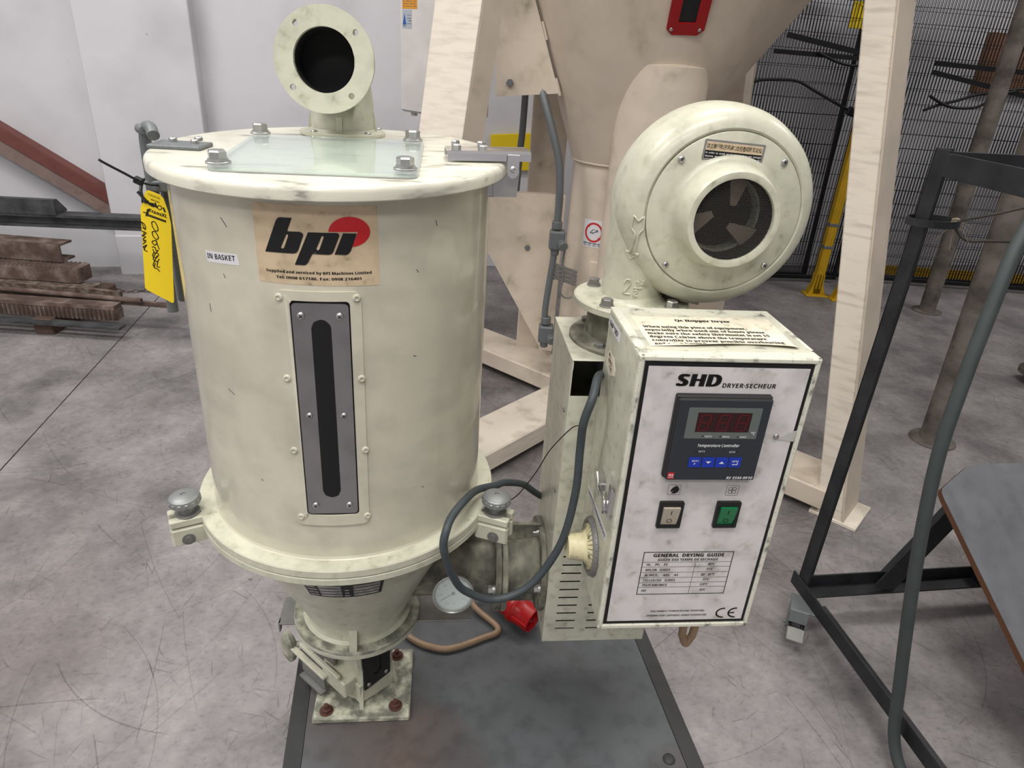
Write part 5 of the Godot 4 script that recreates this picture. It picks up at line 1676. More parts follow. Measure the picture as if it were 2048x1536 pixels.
func tag_and_tie():
	var to := Transform3D(Basis(Vector3.UP, 0.1173), Vector3(-0.2079, 0.558, -0.7669))
	var t := thing("asset_tag", "yellow plastic tag with black handwriting tied to the hinge rod of the drum", "tag")
	t.transform = to
	var lie := func(p: Vector2, l: float) -> Vector3: return Vector3(p.x, p.y, l + 0.0025 + 0.05 * pow(p.x + 0.2, 2.0) * 8.0)
	var g := G.new()
	var shape := pts2("-0.2000,0.7807 -0.1880,0.7763 -0.1852,0.7724 -0.1825,0.7586 -0.1816,0.7444 -0.1919,0.6550 -0.1931,0.6526 -0.1948,0.6528 -0.2198,0.6678 -0.2213,0.6704 -0.2115,0.7573 -0.2107,0.7620 -0.2077,0.7679 -0.2032,0.7785")
	g.prism(shape, 0.0, 0.0007, Transform3D(), [], strips(-0.2213, -0.1816, 6), lie)
	put("card", g, M.yellow, t)
	g = G.new()
	var on := func(p: Vector2, l: float) -> Vector3: return lie.call(p, l + 0.0006)
	var slope := func(p: Vector2, l: float) -> Vector3: return on.call(Vector2(p.x, p.y - (p.x + 0.2012) * 0.36), l)
	txt(g, "TCREGALTAG", "sans", -0.2008, -0.1888, 0.7754, 0.0026, slope)
	txt(g, "MINI 27464", "sansbold", -0.1985, -0.1902, 0.7712, 0.0017, slope)
	txt(g, "TransXL", "sansbold", -0.2030, -0.1848, 0.7570, 0.0040, slope, 0.2, 0.0001)
	for l in ["-0.2084,0.7569 -0.2049,0.7555", "-0.2052,0.7549 -0.1865,0.7481", "-0.2040,0.7530 -0.1868,0.7469", "-0.2036,0.7602 -0.2066,0.7528", "-0.2023,0.7600 -0.2052,0.7529"]:
		pen(g, pts2(l), 0.0011, on)
	# remains of a black stamp cut by the tag edge
	for l in ["-0.2078,0.7700 -0.2078,0.7672", "-0.2062,0.7688 -0.2048,0.7668", "-0.2040,0.7700 -0.2030,0.7668", "-0.2020,0.7690 -0.2008,0.7652", "-0.2000,0.7672 -0.1990,0.7640", "-0.1982,0.7668 -0.1972,0.7632", "-0.1968,0.7664 -0.1952,0.7634", "-0.1946,0.7672 -0.1938,0.7626"]:
		pen(g, pts2(l), 0.0017, on)
	pen(g, disc(-0.1908, 0.7625, 0.0022, 12), 0.0009, on, 0.0003, true)
	pen(g, pts2("-0.1868,0.7622 -0.1858,0.7582"), 0.0018, on)
	put("printing", g, M.black, t)
	g = G.new()
	for l in "-0.2018,0.7460 -0.1988,0.7470 -0.1967,0.7426 -0.1963,0.7378 -0.1988,0.7365 -0.2015,0.7406 -0.2018,0.7460|-0.2030,0.7352 -0.2000,0.7359 -0.1978,0.7318 -0.1974,0.7287 -0.1999,0.7271 -0.2026,0.7304 -0.2030,0.7352|-0.2000,0.7256 -0.2023,0.7255 -0.2048,0.7242 -0.2030,0.7206 -0.1999,0.7226 -0.2005,0.7256 -0.1986,0.7159|-0.2058,0.7181 -0.2029,0.7182 -0.2023,0.7145 -0.2000,0.7146|-0.2056,0.7156 -0.2034,0.7114 -0.2000,0.7146|-0.2050,0.7119 -0.2068,0.7082 -0.2037,0.7058 -0.2002,0.7097 -0.2028,0.7114 -0.2068,0.7044 -0.2032,0.7015 -0.2004,0.7047|-0.2021,0.7083 -0.2078,0.6982 -0.2071,0.6957|-0.2021,0.7015 -0.2041,0.6958 -0.2013,0.6953|-0.2053,0.6995 -0.2073,0.6944 -0.2045,0.6933 -0.2021,0.6902|-0.2125,0.7461 -0.2100,0.7373|-0.2125,0.7461 -0.2096,0.7433 -0.2093,0.7385 -0.2125,0.7396|-0.2136,0.7359 -0.2095,0.7337 -0.2139,0.7311|-0.2115,0.7354 -0.2122,0.7312|-0.2146,0.7305 -0.2108,0.7294 -0.2140,0.7269 -0.2109,0.7252|-0.2143,0.7250 -0.2117,0.7239 -0.2150,0.7214|-0.2156,0.7177 -0.2111,0.7203 -0.2148,0.7153 -0.2118,0.7129|-0.2148,0.7189 -0.2139,0.7141".split("|"):
		pen(g, smooth(pts2(l), 4), 0.0010, on)
	put("handwriting", g, M.black, t)
	var c := thing("cable_tie", "black nylon cable tie with a long tail holding the yellow tag", "cable tie")
	c.transform = to
	g = G.new()
	g.box(Vector3(0.009, 0.0075, 0.006), T(-0.2085, 0.790, 0.002, 0, 0, -0.45), 0.001)
	g.tube(smooth([Vector3(-0.2085, 0.790, 0.003), Vector3(-0.2165, 0.7985, 0.012), Vector3(-0.2225, 0.805, 0.02), Vector3(-0.2290, 0.8115, 0.027), Vector3(-0.2318, 0.8146, 0.030)], 6), 0.0022, 8, false, 0.6)
	put("tail", g, M.black_plastic, c)
	g = G.new()
	g.tube(smooth([Vector3(-0.2065, 0.7885, 0.003), Vector3(-0.1985, 0.7845, -0.006), Vector3(-0.1965, 0.782, -0.024), Vector3(-0.2045, 0.784, -0.0305), Vector3(-0.2125, 0.787, -0.022), Vector3(-0.2105, 0.778, -0.004), Vector3(-0.2060, 0.7700, 0.0025), Vector3(-0.2030, 0.7690, 0.0045), Vector3(-0.2105, 0.7790, 0.0045)], 6), 0.0018, 8, false, 0.6)
	put("loop", g, M.black_plastic, c)
# geometry given in world coordinates, kept as a child of a thing placed elsewhere
func putw(called: String, g: G, m: Material, parent: Node3D, label := "") -> MeshInstance3D:
	var o := put(called, g, m, parent, label)
	o.transform = parent.transform.affine_inverse()
	return o

func big_machine():
	var C := Vector3(0.3675, 0, -2.9)
	var o := thing("blender_hopper", "big beige steel hopper machine on splayed legs standing behind the cream dryer", "machine", C)
	var g := G.new()
	# eccentric cone, then a straight top
	var v := PackedVector3Array()
	var gi := PackedInt32Array()
	var hs := [1.12, 1.30, 1.50, 1.70, 1.95, 2.2, 2.35, 2.36, 3.1]
	var rings := []
	for y in hs:
		var k: float = (minf(y, 2.35) - 1.12) / 0.58
		var cx := C.x + 0.0985 * k
		var r := 0.1885 + 0.3075 * k
		var ring := []
		for j in 96:
			var a := TAU * j / 96
			ring.append(Vector3(cx + sin(a) * r, y, C.z + cos(a) * r))
		rings.append(ring)
	for i in rings.size() - 1:
		for j in 96:
			var k := (j + 1) % 96
			v.append_array([rings[i][j], rings[i][k], rings[i + 1][k], rings[i][j], rings[i + 1][k], rings[i + 1][j]])
			gi.append_array([0 if i < 6 else 1, 0 if i < 6 else 1])
	g.emit(v, gi)
	putw("cone", g, M.beige, o, "wide smooth beige hopper cone")
	g = G.new()
	g.lathe([Vector2(0.1, 0.05), Vector2(0.178, 0.05), Vector2(0.178, 1.108), Vector2(0.1835, 1.113), Vector2(0.1900, 1.1165), Vector2(0.1890, 1.125), Vector2(0.1, 1.125)], 72, Transform3D(Basis(), C), 0.0, TAU, 0.8)
	g.box(Vector3(0.10, 0.34, 0.02), Transform3D(Basis(Vector3.UP, -0.22), C + Vector3(-0.035, 0.57, 0.170)), 0.004)
	var column := putw("column", g, M.beige, o)
	g = G.new()
	g.lathe([Vector2(0, 0.62), Vector2(0.155, 0.62), Vector2(0.155, 1.478), Vector2(0.1, 1.50), Vector2(0, 1.505)], 64, Transform3D(Basis(), Vector3(0.462, 0, -2.655)), 0.0, TAU, 0.9)
	putw("branch_pipe", g, M.beige, o, "round branch pipe under the cone")
	# four splayed legs on diagonal arms
	var yaws := [-39.4, 50.6, 140.6, 230.6]
	for i in 4:
		var a := deg_to_rad(yaws[i])
		var rad := Vector3(sin(a), 0, cos(a))
		var tan_ := Vector3(cos(a), 0, -sin(a))
		var foot := C + rad * 1.165
		var top := foot - rad * 0.175 * 2.5 + Vector3(0, 2.5, 0)
		var ydir := (top - foot).normalized()
		var B := Basis(tan_, ydir, tan_.cross(ydir))
		g = G.new()
		g.box(Vector3(0.185, foot.distance_to(top), 0.006), Transform3D(B, (foot + top) / 2 + B.z * 0.047), 0.002)
		var face := g
		g = G.new()
		g.box(Vector3(0.181, foot.distance_to(top), 0.088), Transform3D(B, (foot + top) / 2 - B.z * 0.001), 0.004)
		var leg := putw("leg", g, M.beige if i != 1 else M.beige_worn, o)
		put("flange", face, M.beige_worn if i != 1 else M.beige, leg, "wrinkled paint face" if i == 0 else "")
		g = G.new()
		g.box(Vector3(0.19, 0.014, 0.17), Transform3D(Basis(tan_, Vector3.UP, rad), foot + Vector3(0, 0.007, 0) + rad * 0.01), 0.002)
		putw("foot_plate", g, M.beige_worn, o)
		g = G.new()
		g.box(Vector3(0.22, 0.085, 1.09), Transform3D(Basis(tan_, Vector3.UP, rad), C + rad * 0.59 + Vector3(0, 0.079, 0)), 0.006)
		putw("base_arm", g, M.beige_worn if i == 0 else M.beige, o)
	# web plates
	g = G.new()
	g.prism(pts2("-0.195,0.943 -0.17,0.953 0.158,0.961 0.172,0.955 0.172,0.20 0.114,0.20 0.114,0.264 -0.148,0.698 -0.21,0.80"), -2.968, -2.932)
	g.box(Vector3(0.045, 0.70, 0.07), T(0.150, 0.61, -2.93), 0.003)
	var web := putw("web_plate", g, M.beige, o, "flat web plate beside the column")
	g = G.new()
	g.hex(Vector3(0.026, 0.727, -2.932), Vector3(0, 0, 1), 0.012, 0.01)
	put("bolt", g, M.galv, web)
	g = G.new()
	g.box(Vector3(0.165, 1.75, 0.09), T(0.09, 0.905, -3.3), 0.004)
	putw("support_post", g, M.beige, o)
	g = G.new()
	g.prism(pts2("-0.135,1.334 0.1,1.359 -0.03,1.71 -0.03,2.3 -0.16,2.3 -0.16,1.7"), -2.79, -2.77)
	for q in [0.02, 0.52]:
		g.cyl(0.006, Vector3(0.108, 1.345, -2.775).lerp(Vector3(-0.022, 1.71, -2.775), q), Vector3(0.108, 1.345, -2.775).lerp(Vector3(-0.022, 1.71, -2.775), q + 0.16), 10)
	var gus := putw("leg_gusset", g, M.beige, o, "triangular plate between leg and cone")
	g = G.new()
	g.hex(Vector3(-0.085, 1.385, -2.768), Vector3(0, 0, 1), 0.014, 0.014)
	put("bolt", g, M.galv, gus)
	# off-white control cabinet on the left leg
	var cd := Vector3(0.191, 0, 0.162).normalized()
	var cn := Vector3(-0.162, 0, 0.191).normalized()
	var CB := Transform3D(Basis(cd, Vector3.UP, cn), Vector3(-0.522, 1.25, -2.881))
	g = G.new()
	g.box(Vector3(0.29, 1.0, 0.2), CB * T(0.145, 0.5, -0.115), 0.006)
	g.box(Vector3(0.02, 0.012, 0.02), CB * T(0.06, -0.006, -0.03), 0.002)
	g.box(Vector3(0.07, 0.35, 0.05), CB * T(0.19, -0.17, -0.16), 0.003)
	var cab := putw("control_cabinet", g, M.cabinet, o, "off-white steel control cabinet")
	g = G.new()
	g.box(Vector3(0.268, 0.985, 0.016), CB * T(0.154, 0.499, -0.003), 0.004)
	put("door", g, M.cabinet, cab)
	g = G.new()
	g.box(Vector3(0.007, 0.985, 0.003), CB * T(0.0165, 0.5, -0.0145))
	put("seal", g, M.black, cab, "dark door gap")
	var cf := CB * T(0, 0, 0.0052)
	g = G.new()
	g.prism(rect(0.036, 0.356, 0.118, 0.47), 0.0, 0.0006, cf)
	put("warning_label", g, M.orange, cab, "orange label with lines of print")
	g = G.new()
	g.prism(rect(0.036, 0.292, 0.088, 0.353), 0.0, 0.0006, cf)
	put("label", g, M.label_grey, cab, "grey label with a blue triangle")
	g = G.new()
	g.prism(pts2("0.038,0.304 0.0575,0.304 0.048,0.342"), 0.0006, 0.0008, cf)
	put("triangle", g, M.blue_print, cab)
	g = G.new()
	var on := flat_at(cf * Vector3(0, 0, 0.0006), cd, Vector3.UP)
	for l in [[0.040, 0.056, 0.3005, 0.0028], [0.062, 0.086, 0.335, 0.0014], [0.062, 0.066, 0.325, 0.002], [0.070, 0.084, 0.325, 0.0026], [0.070, 0.086, 0.317, 0.0026], [0.062, 0.086, 0.308, 0.0018]]:
		pen(g, [Vector2(l[0], l[2]), Vector2(l[1], l[2])], l[3], on)
	for k in 6:
		for s in 4:
			pen(g, [Vector2(0.040 + s * 0.0195, 0.364 + k * 0.008), Vector2(0.040 + s * 0.0195 + 0.011 + 0.004 * ((k + s) % 2), 0.364 + k * 0.008)], 0.0022, on)
	put("print_lines", g, M.text_grey, cab)
	# red framed sight glass on the cone
	var e1 := Vector3(0.130, 0.004, 0.003).normalized()
	var e2 := Vector3(0.07, 0.30, 0.215)
	e2 = (e2 - e1 * e2.dot(e1)).normalized()
	var S := Transform3D(Basis(e1, e2, e1.cross(e2)), Vector3(0.473, 1.582, -2.476) + e1.cross(e2) * 0.004)
	g = G.new()
	g.prism([Vector2(-0.040, -0.005), Vector2(0.040, -0.005), Vector2(0.060, 0.014), Vector2(0.060, 0.36), Vector2(-0.060, 0.36), Vector2(-0.060, 0.014)], -0.004, 0.008, S, [rect(-0.027, 0.036, 0.027, 0.33, 0.006)], [0.0])
	var rf := putw("sight_frame", g, M.red_frame, o, "red frame of the sight glass on the cone")
	g = G.new()
	g.prism(rect(-0.028, 0.035, 0.028, 0.331), 0.0, 0.003, S)
	put("pane", g, M.smoke, rf)
	for q in [[-0.045, 0.014], [0.045, 0.014]]:
		g = G.new()
		g.dome(S * Vector3(q[0], q[1], 0.008), S.basis.z, 0.006, 0.003)
		put("screw", g, M.steel, rf)
	# conduits and junction boxes
	g = G.new()
	var rib := func(p: Array, r: float) -> Array:
		var q := []
		var rr := PackedFloat32Array()
		for i in p.size() - 1:
			for t in 6:
				q.append(p[i].lerp(p[i + 1], t / 6.0))
				rr.append(r * (1.0 if t % 2 == 0 else 0.86))
		return [q, rr]
	var first: Array = rib.call(smooth(pts3("0.025,1.42,-2.83 0.046,1.34,-2.77 0.085,1.235,-2.74 0.122,1.12,-2.725 0.133,1.03,-2.72 0.136,0.95,-2.72 0.135,0.87,-2.72"), 6), 0.016)
	g.tube(first[0], first[1], 14)
	first = rib.call(smooth(pts3("-0.03,1.46,-3.1 -0.028,1.318,-3.1 -0.030,1.189,-3.1 -0.035,1.09,-3.1 -0.04,0.93,-3.08"), 6), 0.0155)
	g.tube(first[0], first[1], 14)
	g.tube(smooth(pts3("0.135,0.80,-2.72 0.131,0.72,-2.72 0.122,0.60,-2.72 0.118,0.53,-2.72 0.12,0.47,-2.72"), 6), 0.0135, 14)
	var cond := putw("conduit", g, M.galv, o, "ribbed grey cable conduit")
	g = G.new()
	for y in [0.885, 0.480]:
		var x: float = 0.136 if y > 0.6 else 0.125
		g.cyl(0.021, Vector3(x, y - 0.02, -2.72), Vector3(x, y + 0.012, -2.72), 16, 0.003)
		g.box(Vector3(0.062, 0.075, 0.06), T(x + 0.004, y - 0.062, -2.72), 0.006)
		g.cyl(0.019, Vector3(x + 0.022, y - 0.072, -2.70), Vector3(x + 0.03, y - 0.077, -2.665), 16, 0.003)
		g.cyl(0.017, Vector3(x, y - 0.125, -2.72), Vector3(x, y - 0.095, -2.72), 16, 0.003)
	put("junction_box", g, M.galv, cond, "grey junction boxes on the conduit")
	g = G.new()
	for k in 4:
		g.box(Vector3(0.105, 0.011, 0.016), T(0.185, 0.706 - k * 0.017, -2.722, 0, 0, -0.28), 0.002)
	g.box(Vector3(0.02, 0.07, 0.03), T(0.135, 0.69, -2.735))
	g.tube(smooth(pts3("0.178,0.80,-2.72 0.172,0.73,-2.715 0.178,0.66,-2.71 0.172,0.61,-2.71 0.195,0.585,-2.71 0.225,0.59,-2.71"), 6), 0.004, 8)
	putw("terminal_bracket", g, M.steel_dull, o, "slatted grey bracket with a hanging hook")
	# round prohibition sign on the column
	var RC := 0.1785
	var cl := func(p: Vector2, l: float) -> Vector3: return C + Vector3(sin(p.x / RC) * (RC + l), p.y, cos(p.x / RC) * (RC + l))
	g = G.new()
	var sx := -0.475 * RC
	g.prism(rect(sx - 0.046, 0.795, sx + 0.044, 0.905), 0.0, 0.0006, Transform3D(), [], strips(sx - 0.046, sx + 0.044, 6), cl, 1)
	var sg := putw("prohibition_sign", g, M.sticker_white, o, "white label with a red crossed-out circle")
	g = G.new()
	pen(g, disc(sx, 0.856, 0.0345, 32, 0.036), 0.0072, cl, 0.0012, true)
	pen(g, [Vector2(sx - 0.024, 0.880), Vector2(sx + 0.024, 0.832)], 0.0055, cl, 0.0012)
	put("red_ring", g, M.red_print, sg)
	g = G.new()
	g.prism([Vector2(sx - 0.018, 0.853), Vector2(sx - 0.005, 0.868), Vector2(sx + 0.018, 0.868), Vector2(sx + 0.018, 0.860), Vector2(sx + 0.004, 0.856), Vector2(sx - 0.002, 0.850)], 0.0009, 0.0010, Transform3D(), [], [], cl, 1)
	for k in 4:
		pen(g, [Vector2(sx - 0.04 + k * 0.021, 0.811), Vector2(sx - 0.026 + k * 0.021, 0.811)], 0.005, cl, 0.0009)
		pen(g, [Vector2(sx - 0.04 + k * 0.021, 0.803), Vector2(sx - 0.028 + k * 0.021, 0.803)], 0.003, cl, 0.0009)
	put("black_print", g, M.text_grey, sg)

func bar(called: String, label: String, sec: Array, a: Vector3, b: Vector3, m: Material, part := "body") -> Node3D:
	var o := thing(called, label, "steel bar", Vector3((a.x + b.x) / 2, minf(a.y, b.y), (a.z + b.z) / 2), 0.0, "")
	var g := G.new()
	g.beam(sec, a, b)
	putw(part, g, m, o)
	return o

func steel_stack():
	var dx := Vector3(cos(0.08), 0, -sin(0.08))
	# timber bearers on the floor
	var n := 0
	for x in [-2.47, -3.35]:
		var o := thing("timber_bearer", "short brown timber block sticking out under the toothed bar on the floor" if n == 0 else "timber block under the far left end of the stacked bars", "timber", Vector3(x, 0, -3.55))
		var g := G.new()
		g.box(Vector3(0.10, 0.086, 0.62), T(0, 0.043, -0.02), 0.006)
		put("block", g, M.wood, o)
		n += 1
	# toothed rack in front, its teeth towards us
	var o := thing("toothed_rack", "rusty toothed steel rack at the bottom front of the stacked bars", "steel bar", Vector3(-2.8, 0.087, -3.36))
	var pl := [Vector2(-2.094, 3.372), Vector2(-3.6, 3.372)]
	var x := -3.6
	while x < -2.12:
		pl.append(Vector2(x, 3.312))
		pl.append(Vector2(x + 0.008, 3.298))
		pl.append(Vector2(x + 0.0155, 3.298))
		pl.append(Vector2(x + 0.0235, 3.312))
		x += 0.0238
	pl.append(Vector2(-2.094, 3.302))
	var flat := Transform3D(Basis(Vector3(1, 0, 0), Vector3(0, 0, -1), Vector3(0, 1, 0)), Vector3.ZERO)
	var g := G.new()
	pl.reverse()
	g.prism(pl, 0.0865, 0.142, flat)
	g.box(Vector3(1.50, 0.026, 0.074), T(-2.848, 0.1552, -3.338), 0.002)
	putw("body", g, M.rusty, o)
	# dark flat bar lying under its edge
	o = bar("flat_bar", "thin dark flat bar along the floor side of the toothed rack", rect(-0.03, 0, 0.03, 0.012), Vector3(-3.6, 0.070, -3.25), Vector3(-2.04, 0.070, -3.25), M.dark_bar)
	bar("square_rod", "thin rusty square rod sticking out furthest right beside the toothed rack", rect(-0.013, 0, 0.013, 0.022), Vector3(-3.2, 0.135, -3.46), Vector3(-1.84, 0.145, -3.40), M.rusty)
	bar("round_rod", "thin brown rod with a bent end just above the square rod", disc(0, 0.014, 0.014, 14), Vector3(-3.2, 0.165, -3.44), Vector3(-1.99, 0.166, -3.38), M.rusty)
	bar("grey_square_bar", "weathered grey square bar between the two toothed racks", rect(-0.05, 0, 0.05, 0.082), Vector3(-3.6, 0.118, -3.53), Vector3(-2.30, 0.118, -3.50), M.grey_bar)
	bar("thin_strip", "thin grey strip poking out beside the weathered square bar", rect(-0.012, 0, 0.012, 0.028), Vector3(-3.2, 0.168, -3.58), Vector3(-2.13, 0.172, -3.44), M.grey_bar)
	# second rack, teeth upwards
	o = thing("toothed_rack", "brown toothed steel rack with teeth on top in the middle of the stacked bars", "steel bar", Vector3(-2.9, 0.2, -3.57))
	g = G.new()
	var up := [Vector2(-2.39, 0.205), Vector2(-2.39, 0.283), Vector2(-2.41, 0.288)]
	x = -2.42
	while x > -3.6:
		up.append(Vector2(x, 0.289))
		up.append(Vector2(x - 0.006, 0.277))
		up.append(Vector2(x - 0.012, 0.277))
		up.append(Vector2(x - 0.018, 0.289))
		x -= 0.024
	up.append(Vector2(-3.62, 0.205))
	up.reverse()
	g.prism(up, -3.63, -3.515)
	g.box(Vector3(1.26, 0.07, 0.006), T(-3.02, 0.24, -3.513))
	putw("body", g, M.rusty, o)
	# channel bar, long beam, black angle on the beam
	bar("channel_bar", "dark brown steel channel bar lying below the long black beam", pts2("-0.055,0 0.055,0 0.055,0.012 -0.043,0.012 -0.043,0.088 0.055,0.088 0.055,0.1 -0.055,0.1"), Vector3(-3.7, 0.292, -3.68), Vector3(-2.51, 0.292, -3.64), M.rusty)
	for q in [[-3.35, 0.393]]:
		o = thing("packing_block", "dark packing block between the channel bar and the long beam", "timber", Vector3(q[0], q[1], -3.72))
		g = G.new()
		g.box(Vector3(0.09, 0.045, 0.09), T(0, 0.0225, 0.02), 0.003)
		put("block", g, M.dark_bar, o)
	bar("long_beam", "long dark steel beam spanning in front of the white pillar", pts2("-0.05,0 0.05,0 0.05,0.012 0.008,0.012 0.008,0.058 0.05,0.058 0.05,0.072 -0.05,0.072 -0.05,0.058 -0.008,0.058 -0.008,0.012 -0.05,0.012"), Vector3(-3.7, 0.439, -3.68), Vector3(-1.5, 0.439, -3.92), M.dark_bar)
	o = bar("angle_bar", "black painted angle bar lying on top of the long beam", pts2("-0.06,0 0.06,0 0.06,0.01 -0.02,0.082 -0.06,0.082"), Vector3(-3.8, 0.512, -3.70), Vector3(-2.60, 0.512, -3.80), M.dark_bar)
	# support rack end out of frame
	o = thing("bar_trestle", "dark steel trestle carrying the left ends of the bars", "trestle", Vector3(-3.66, 0, -3.7))
	g = G.new()
	g.box(Vector3(0.06, 0.438, 0.06), T(0.02, 0.219, -0.02), 0.003)
	g.box(Vector3(0.12, 0.012, 0.2), T(0.02, 0.006, -0.02))
	put("post", g, M.frame, o)
	# bit of chain on the floor edge
	o = thing("chain", "thin rusty chain lying at the foot of the white wall beside the bars", "chain", Vector3(-2.62, 0, -3.98))
	g = G.new()
	for k in 26:
		var p := Vector3(-0.36 + k * 0.028, 0.008, 0.02 * sin(k * 0.7))
		var ring := []
		for j in 10:
			var a := TAU * j / 10
			ring.append(p + (Vector3(cos(a) * 0.017, sin(a) * 0.008, 0) if k % 2 == 0 else Vector3(cos(a) * 0.017, 0, sin(a) * 0.008)))
		g.tube(ring, 0.0025, 6, true)
	put("links", g, M.rusty, o)

# welded mesh guard panel: frame tubes and one mesh of thin wires
func mesh_panel(label: String, at: Vector3, yaw: float, w: float, h: float, pv := 0.0225, ph := 0.1, lean := 0.0, tube := 0.03, off := 0.0):
	var wire := 0.0040 if off == 0.0 else 0.0030
	var o := thing("mesh_panel", label, "fence panel", at, yaw, "")
	o.rotation.x = lean
	o.rotation_order = EULER_ORDER_YXZ
	var g := G.new()
	for x in [tube / 2, w - tube / 2]:
		g.box(Vector3(tube, h, tube * 0.7), T(x, h / 2, 0), 0.002)
	for y in [tube / 2, h - tube / 2]:
		g.box(Vector3(w - tube * 2, tube, tube * 0.7), T(w / 2, y, 0), 0.002)
	put("frame", g, M.wire, o)
	g = G.new()
	var x := tube + pv * 0.5 + off
	while x < w - tube:
		g.box(Vector3(wire, h - tube, wire), T(x, h / 2, 0.004))
		x += pv
	var y := tube + ph * 0.6 + off
	while y < h - tube:
		g.box(Vector3(w - tube, wire * 0.8, wire * 0.8), T(w / 2, y, 0.0))
		y += ph
	var m := put("wire_grid", g, M.wire, o, "close grid of thin black wires")
	m.set_meta("kind", "stuff")
	return o

func fences():
	mesh_panel("black wire mesh panel behind the blower, left of the yellow posts", Vector3(0.60, 0.03, -5.008), 0.128, 1.89, 2.1)
	mesh_panel("second black mesh panel leaning right behind the left mesh panel", Vector3(0.55, 0.01, -5.095), 0.150, 1.75, 2.1, 0.0232, 0.1, -0.035, 0.03, 0.008)
	mesh_panel("black wire mesh panel right of the beige leg with a brown board behind it", Vector3(2.335, 0.03, -5.34), -0.02, 2.6, 2.1)
	mesh_panel("second black mesh panel close behind the right mesh panel", Vector3(2.42, 0.01, -5.43), 0.02, 2.5, 2.1, 0.0238, 0.1, -0.02, 0.03, 0.006)
	# yellow posts with foot plates
	var k := 0
	for q in [[2.195, -4.915, 0.0], [2.355, -4.835, 0.03]]:
		var o := thing("fence_post", ["yellow steel guard post leaning further from the beige leg, beside the blower", "yellow steel guard post half hidden behind the beige leg"][k], "post", Vector3(q[0], 0, q[1]))
		var g := G.new()
		var B := Basis(Vector3.BACK, q[2])
		g.box(Vector3(0.06, 1.45, 0.06), Transform3D(B, B * Vector3(0, 0.735, 0)), 0.004)
		for s in [-0.012, 0.012]:
			g.box(Vector3(0.008, 1.40, 0.003), Transform3D(B, B * Vector3(s, 0.75, 0.0310)))
		g.prism(pts2("-0.062,0.01 0.062,0.01 0.034,0.09 0.034,0.16 -0.034,0.16 -0.034,0.09"), -0.03, 0.03)
		put("post", g, M.yellow_steel, o)
		g = G.new()
		g.box(Vector3(0.17, 0.01, 0.12), T(0, 0.005, 0.01), 0.002)
		put("foot_plate", g, M.yellow_steel, o)
		for y in [0.36, 0.52]:
			g = G.new()
			g.box(Vector3(0.068, 0.022, 0.068), T(-0.03 * q[2] * 20 * y if k == 1 else 0.0, y, 0), 0.002)
			put("clamp", g, M.galv, o)
		k += 1
	# yellow post head seen high up through the mesh
	var o := thing("yellow_strip", "bright yellow ribbed strip hooked on the mesh near the top of the picture", "strip", Vector3(2.13, 0, -5.222))
	var g := G.new()
	for s in [-0.032, 0.0, 0.032]:
		g.box(Vector3(0.028, 0.16, 0.012), T(s, 1.84, 0), 0.003)
	g.box(Vector3(0.09, 0.10, 0.004), T(0, 1.85, -0.007))
	g.cyl(0.004, Vector3(0, 1.90, -0.01), Vector3(0, 1.90, 0.03), 8)
	put("strip", g, M.yellow, o)
	# yellow kick rail and dark floor rail below the right mesh
	o = thing("kick_rail", "low yellow rail behind the foot of the right mesh panel", "rail", Vector3(3.7, 0, -5.50))
	g = G.new()
	g.box(Vector3(2.2, 0.07, 0.02), T(0, 0.07, 0))
	for s in [-0.9, 0.9]:
		g.box(Vector3(0.04, 0.05, 0.04), T(s, 0.025, 0))
	put("rail", g, M.yellow_steel, o)
	# bars and cables laid across the mesh
	var n := 0
	for q in [["1.63,1.69,-5.03 2.35,1.585,-5.10", 0.016, "black steel bar sloping across the left mesh panel, upper of two"], ["1.56,1.59,-5.01 2.37,1.578,-5.10", 0.014, "black steel bar lying level across the left mesh panel, lower of two"], ["2.70,1.585,-5.16 4.6,1.52,-5.02", 0.015, "black steel bar level across the right mesh panel, upper of two"], ["2.70,1.53,-5.16 3.36,1.42,-5.11", 0.015, "black steel bar sloping across the right mesh panel, lower of two"]]:
		var p := pts3(q[0])
		o = thing("cross_bar", q[2], "bar", (p[0] + p[1]) / 2)
		g = G.new()
		g.beam(rect(-q[1] * 0.6, -q[1], q[1] * 0.6, q[1]), p[0], p[1])
		putw("bar", g, M.wire, o)
		n += 1
	for q in [["1.46,1.40,-4.98 1.52,1.416,-4.98 1.64,1.425,-4.99 1.755,1.42,-4.99 1.88,1.37,-5.0 2.03,1.31,-5.02 2.2,1.245,-5.04 2.29,1.222,-5.05 2.36,1.235,-5.06", "black cable kinked over the left mesh panel with a box at its end"], ["2.70,1.29,-5.14 2.80,1.335,-5.14 2.90,1.366,-5.13 3.05,1.42,-5.12 3.36,1.475,-5.10 3.7,1.5,-5.08", "black cable rising to the right across the right mesh panel"], ["2.71,1.385,-5.13 2.80,1.345,-5.13 2.90,1.322,-5.12 3.04,1.337,-5.11 3.14,1.41,-5.10 3.25,1.45,-5.10", "black cable sagging in a loop on the right mesh panel"], ["1.85,1.60,-5.02 1.98,1.555,-5.03 2.1,1.535,-5.04 2.2,1.55,-5.05 2.3,1.59,-5.06", "thin black cable sagging below the bars of the left mesh panel"]]:
		var p := pts3(q[0])
		o = thing("cable", q[1], "cable", p[p.size() / 2])
		g = G.new()
		g.tube(smooth(p, 6), 0.0095, 10)
		if q[1].ends_with("end"):
			g.box(Vector3(0.15, 0.055, 0.04), T(2.21, 1.243, -5.03, 0, 0, -0.32), 0.008)
		putw("cable", g, M.wire, o)
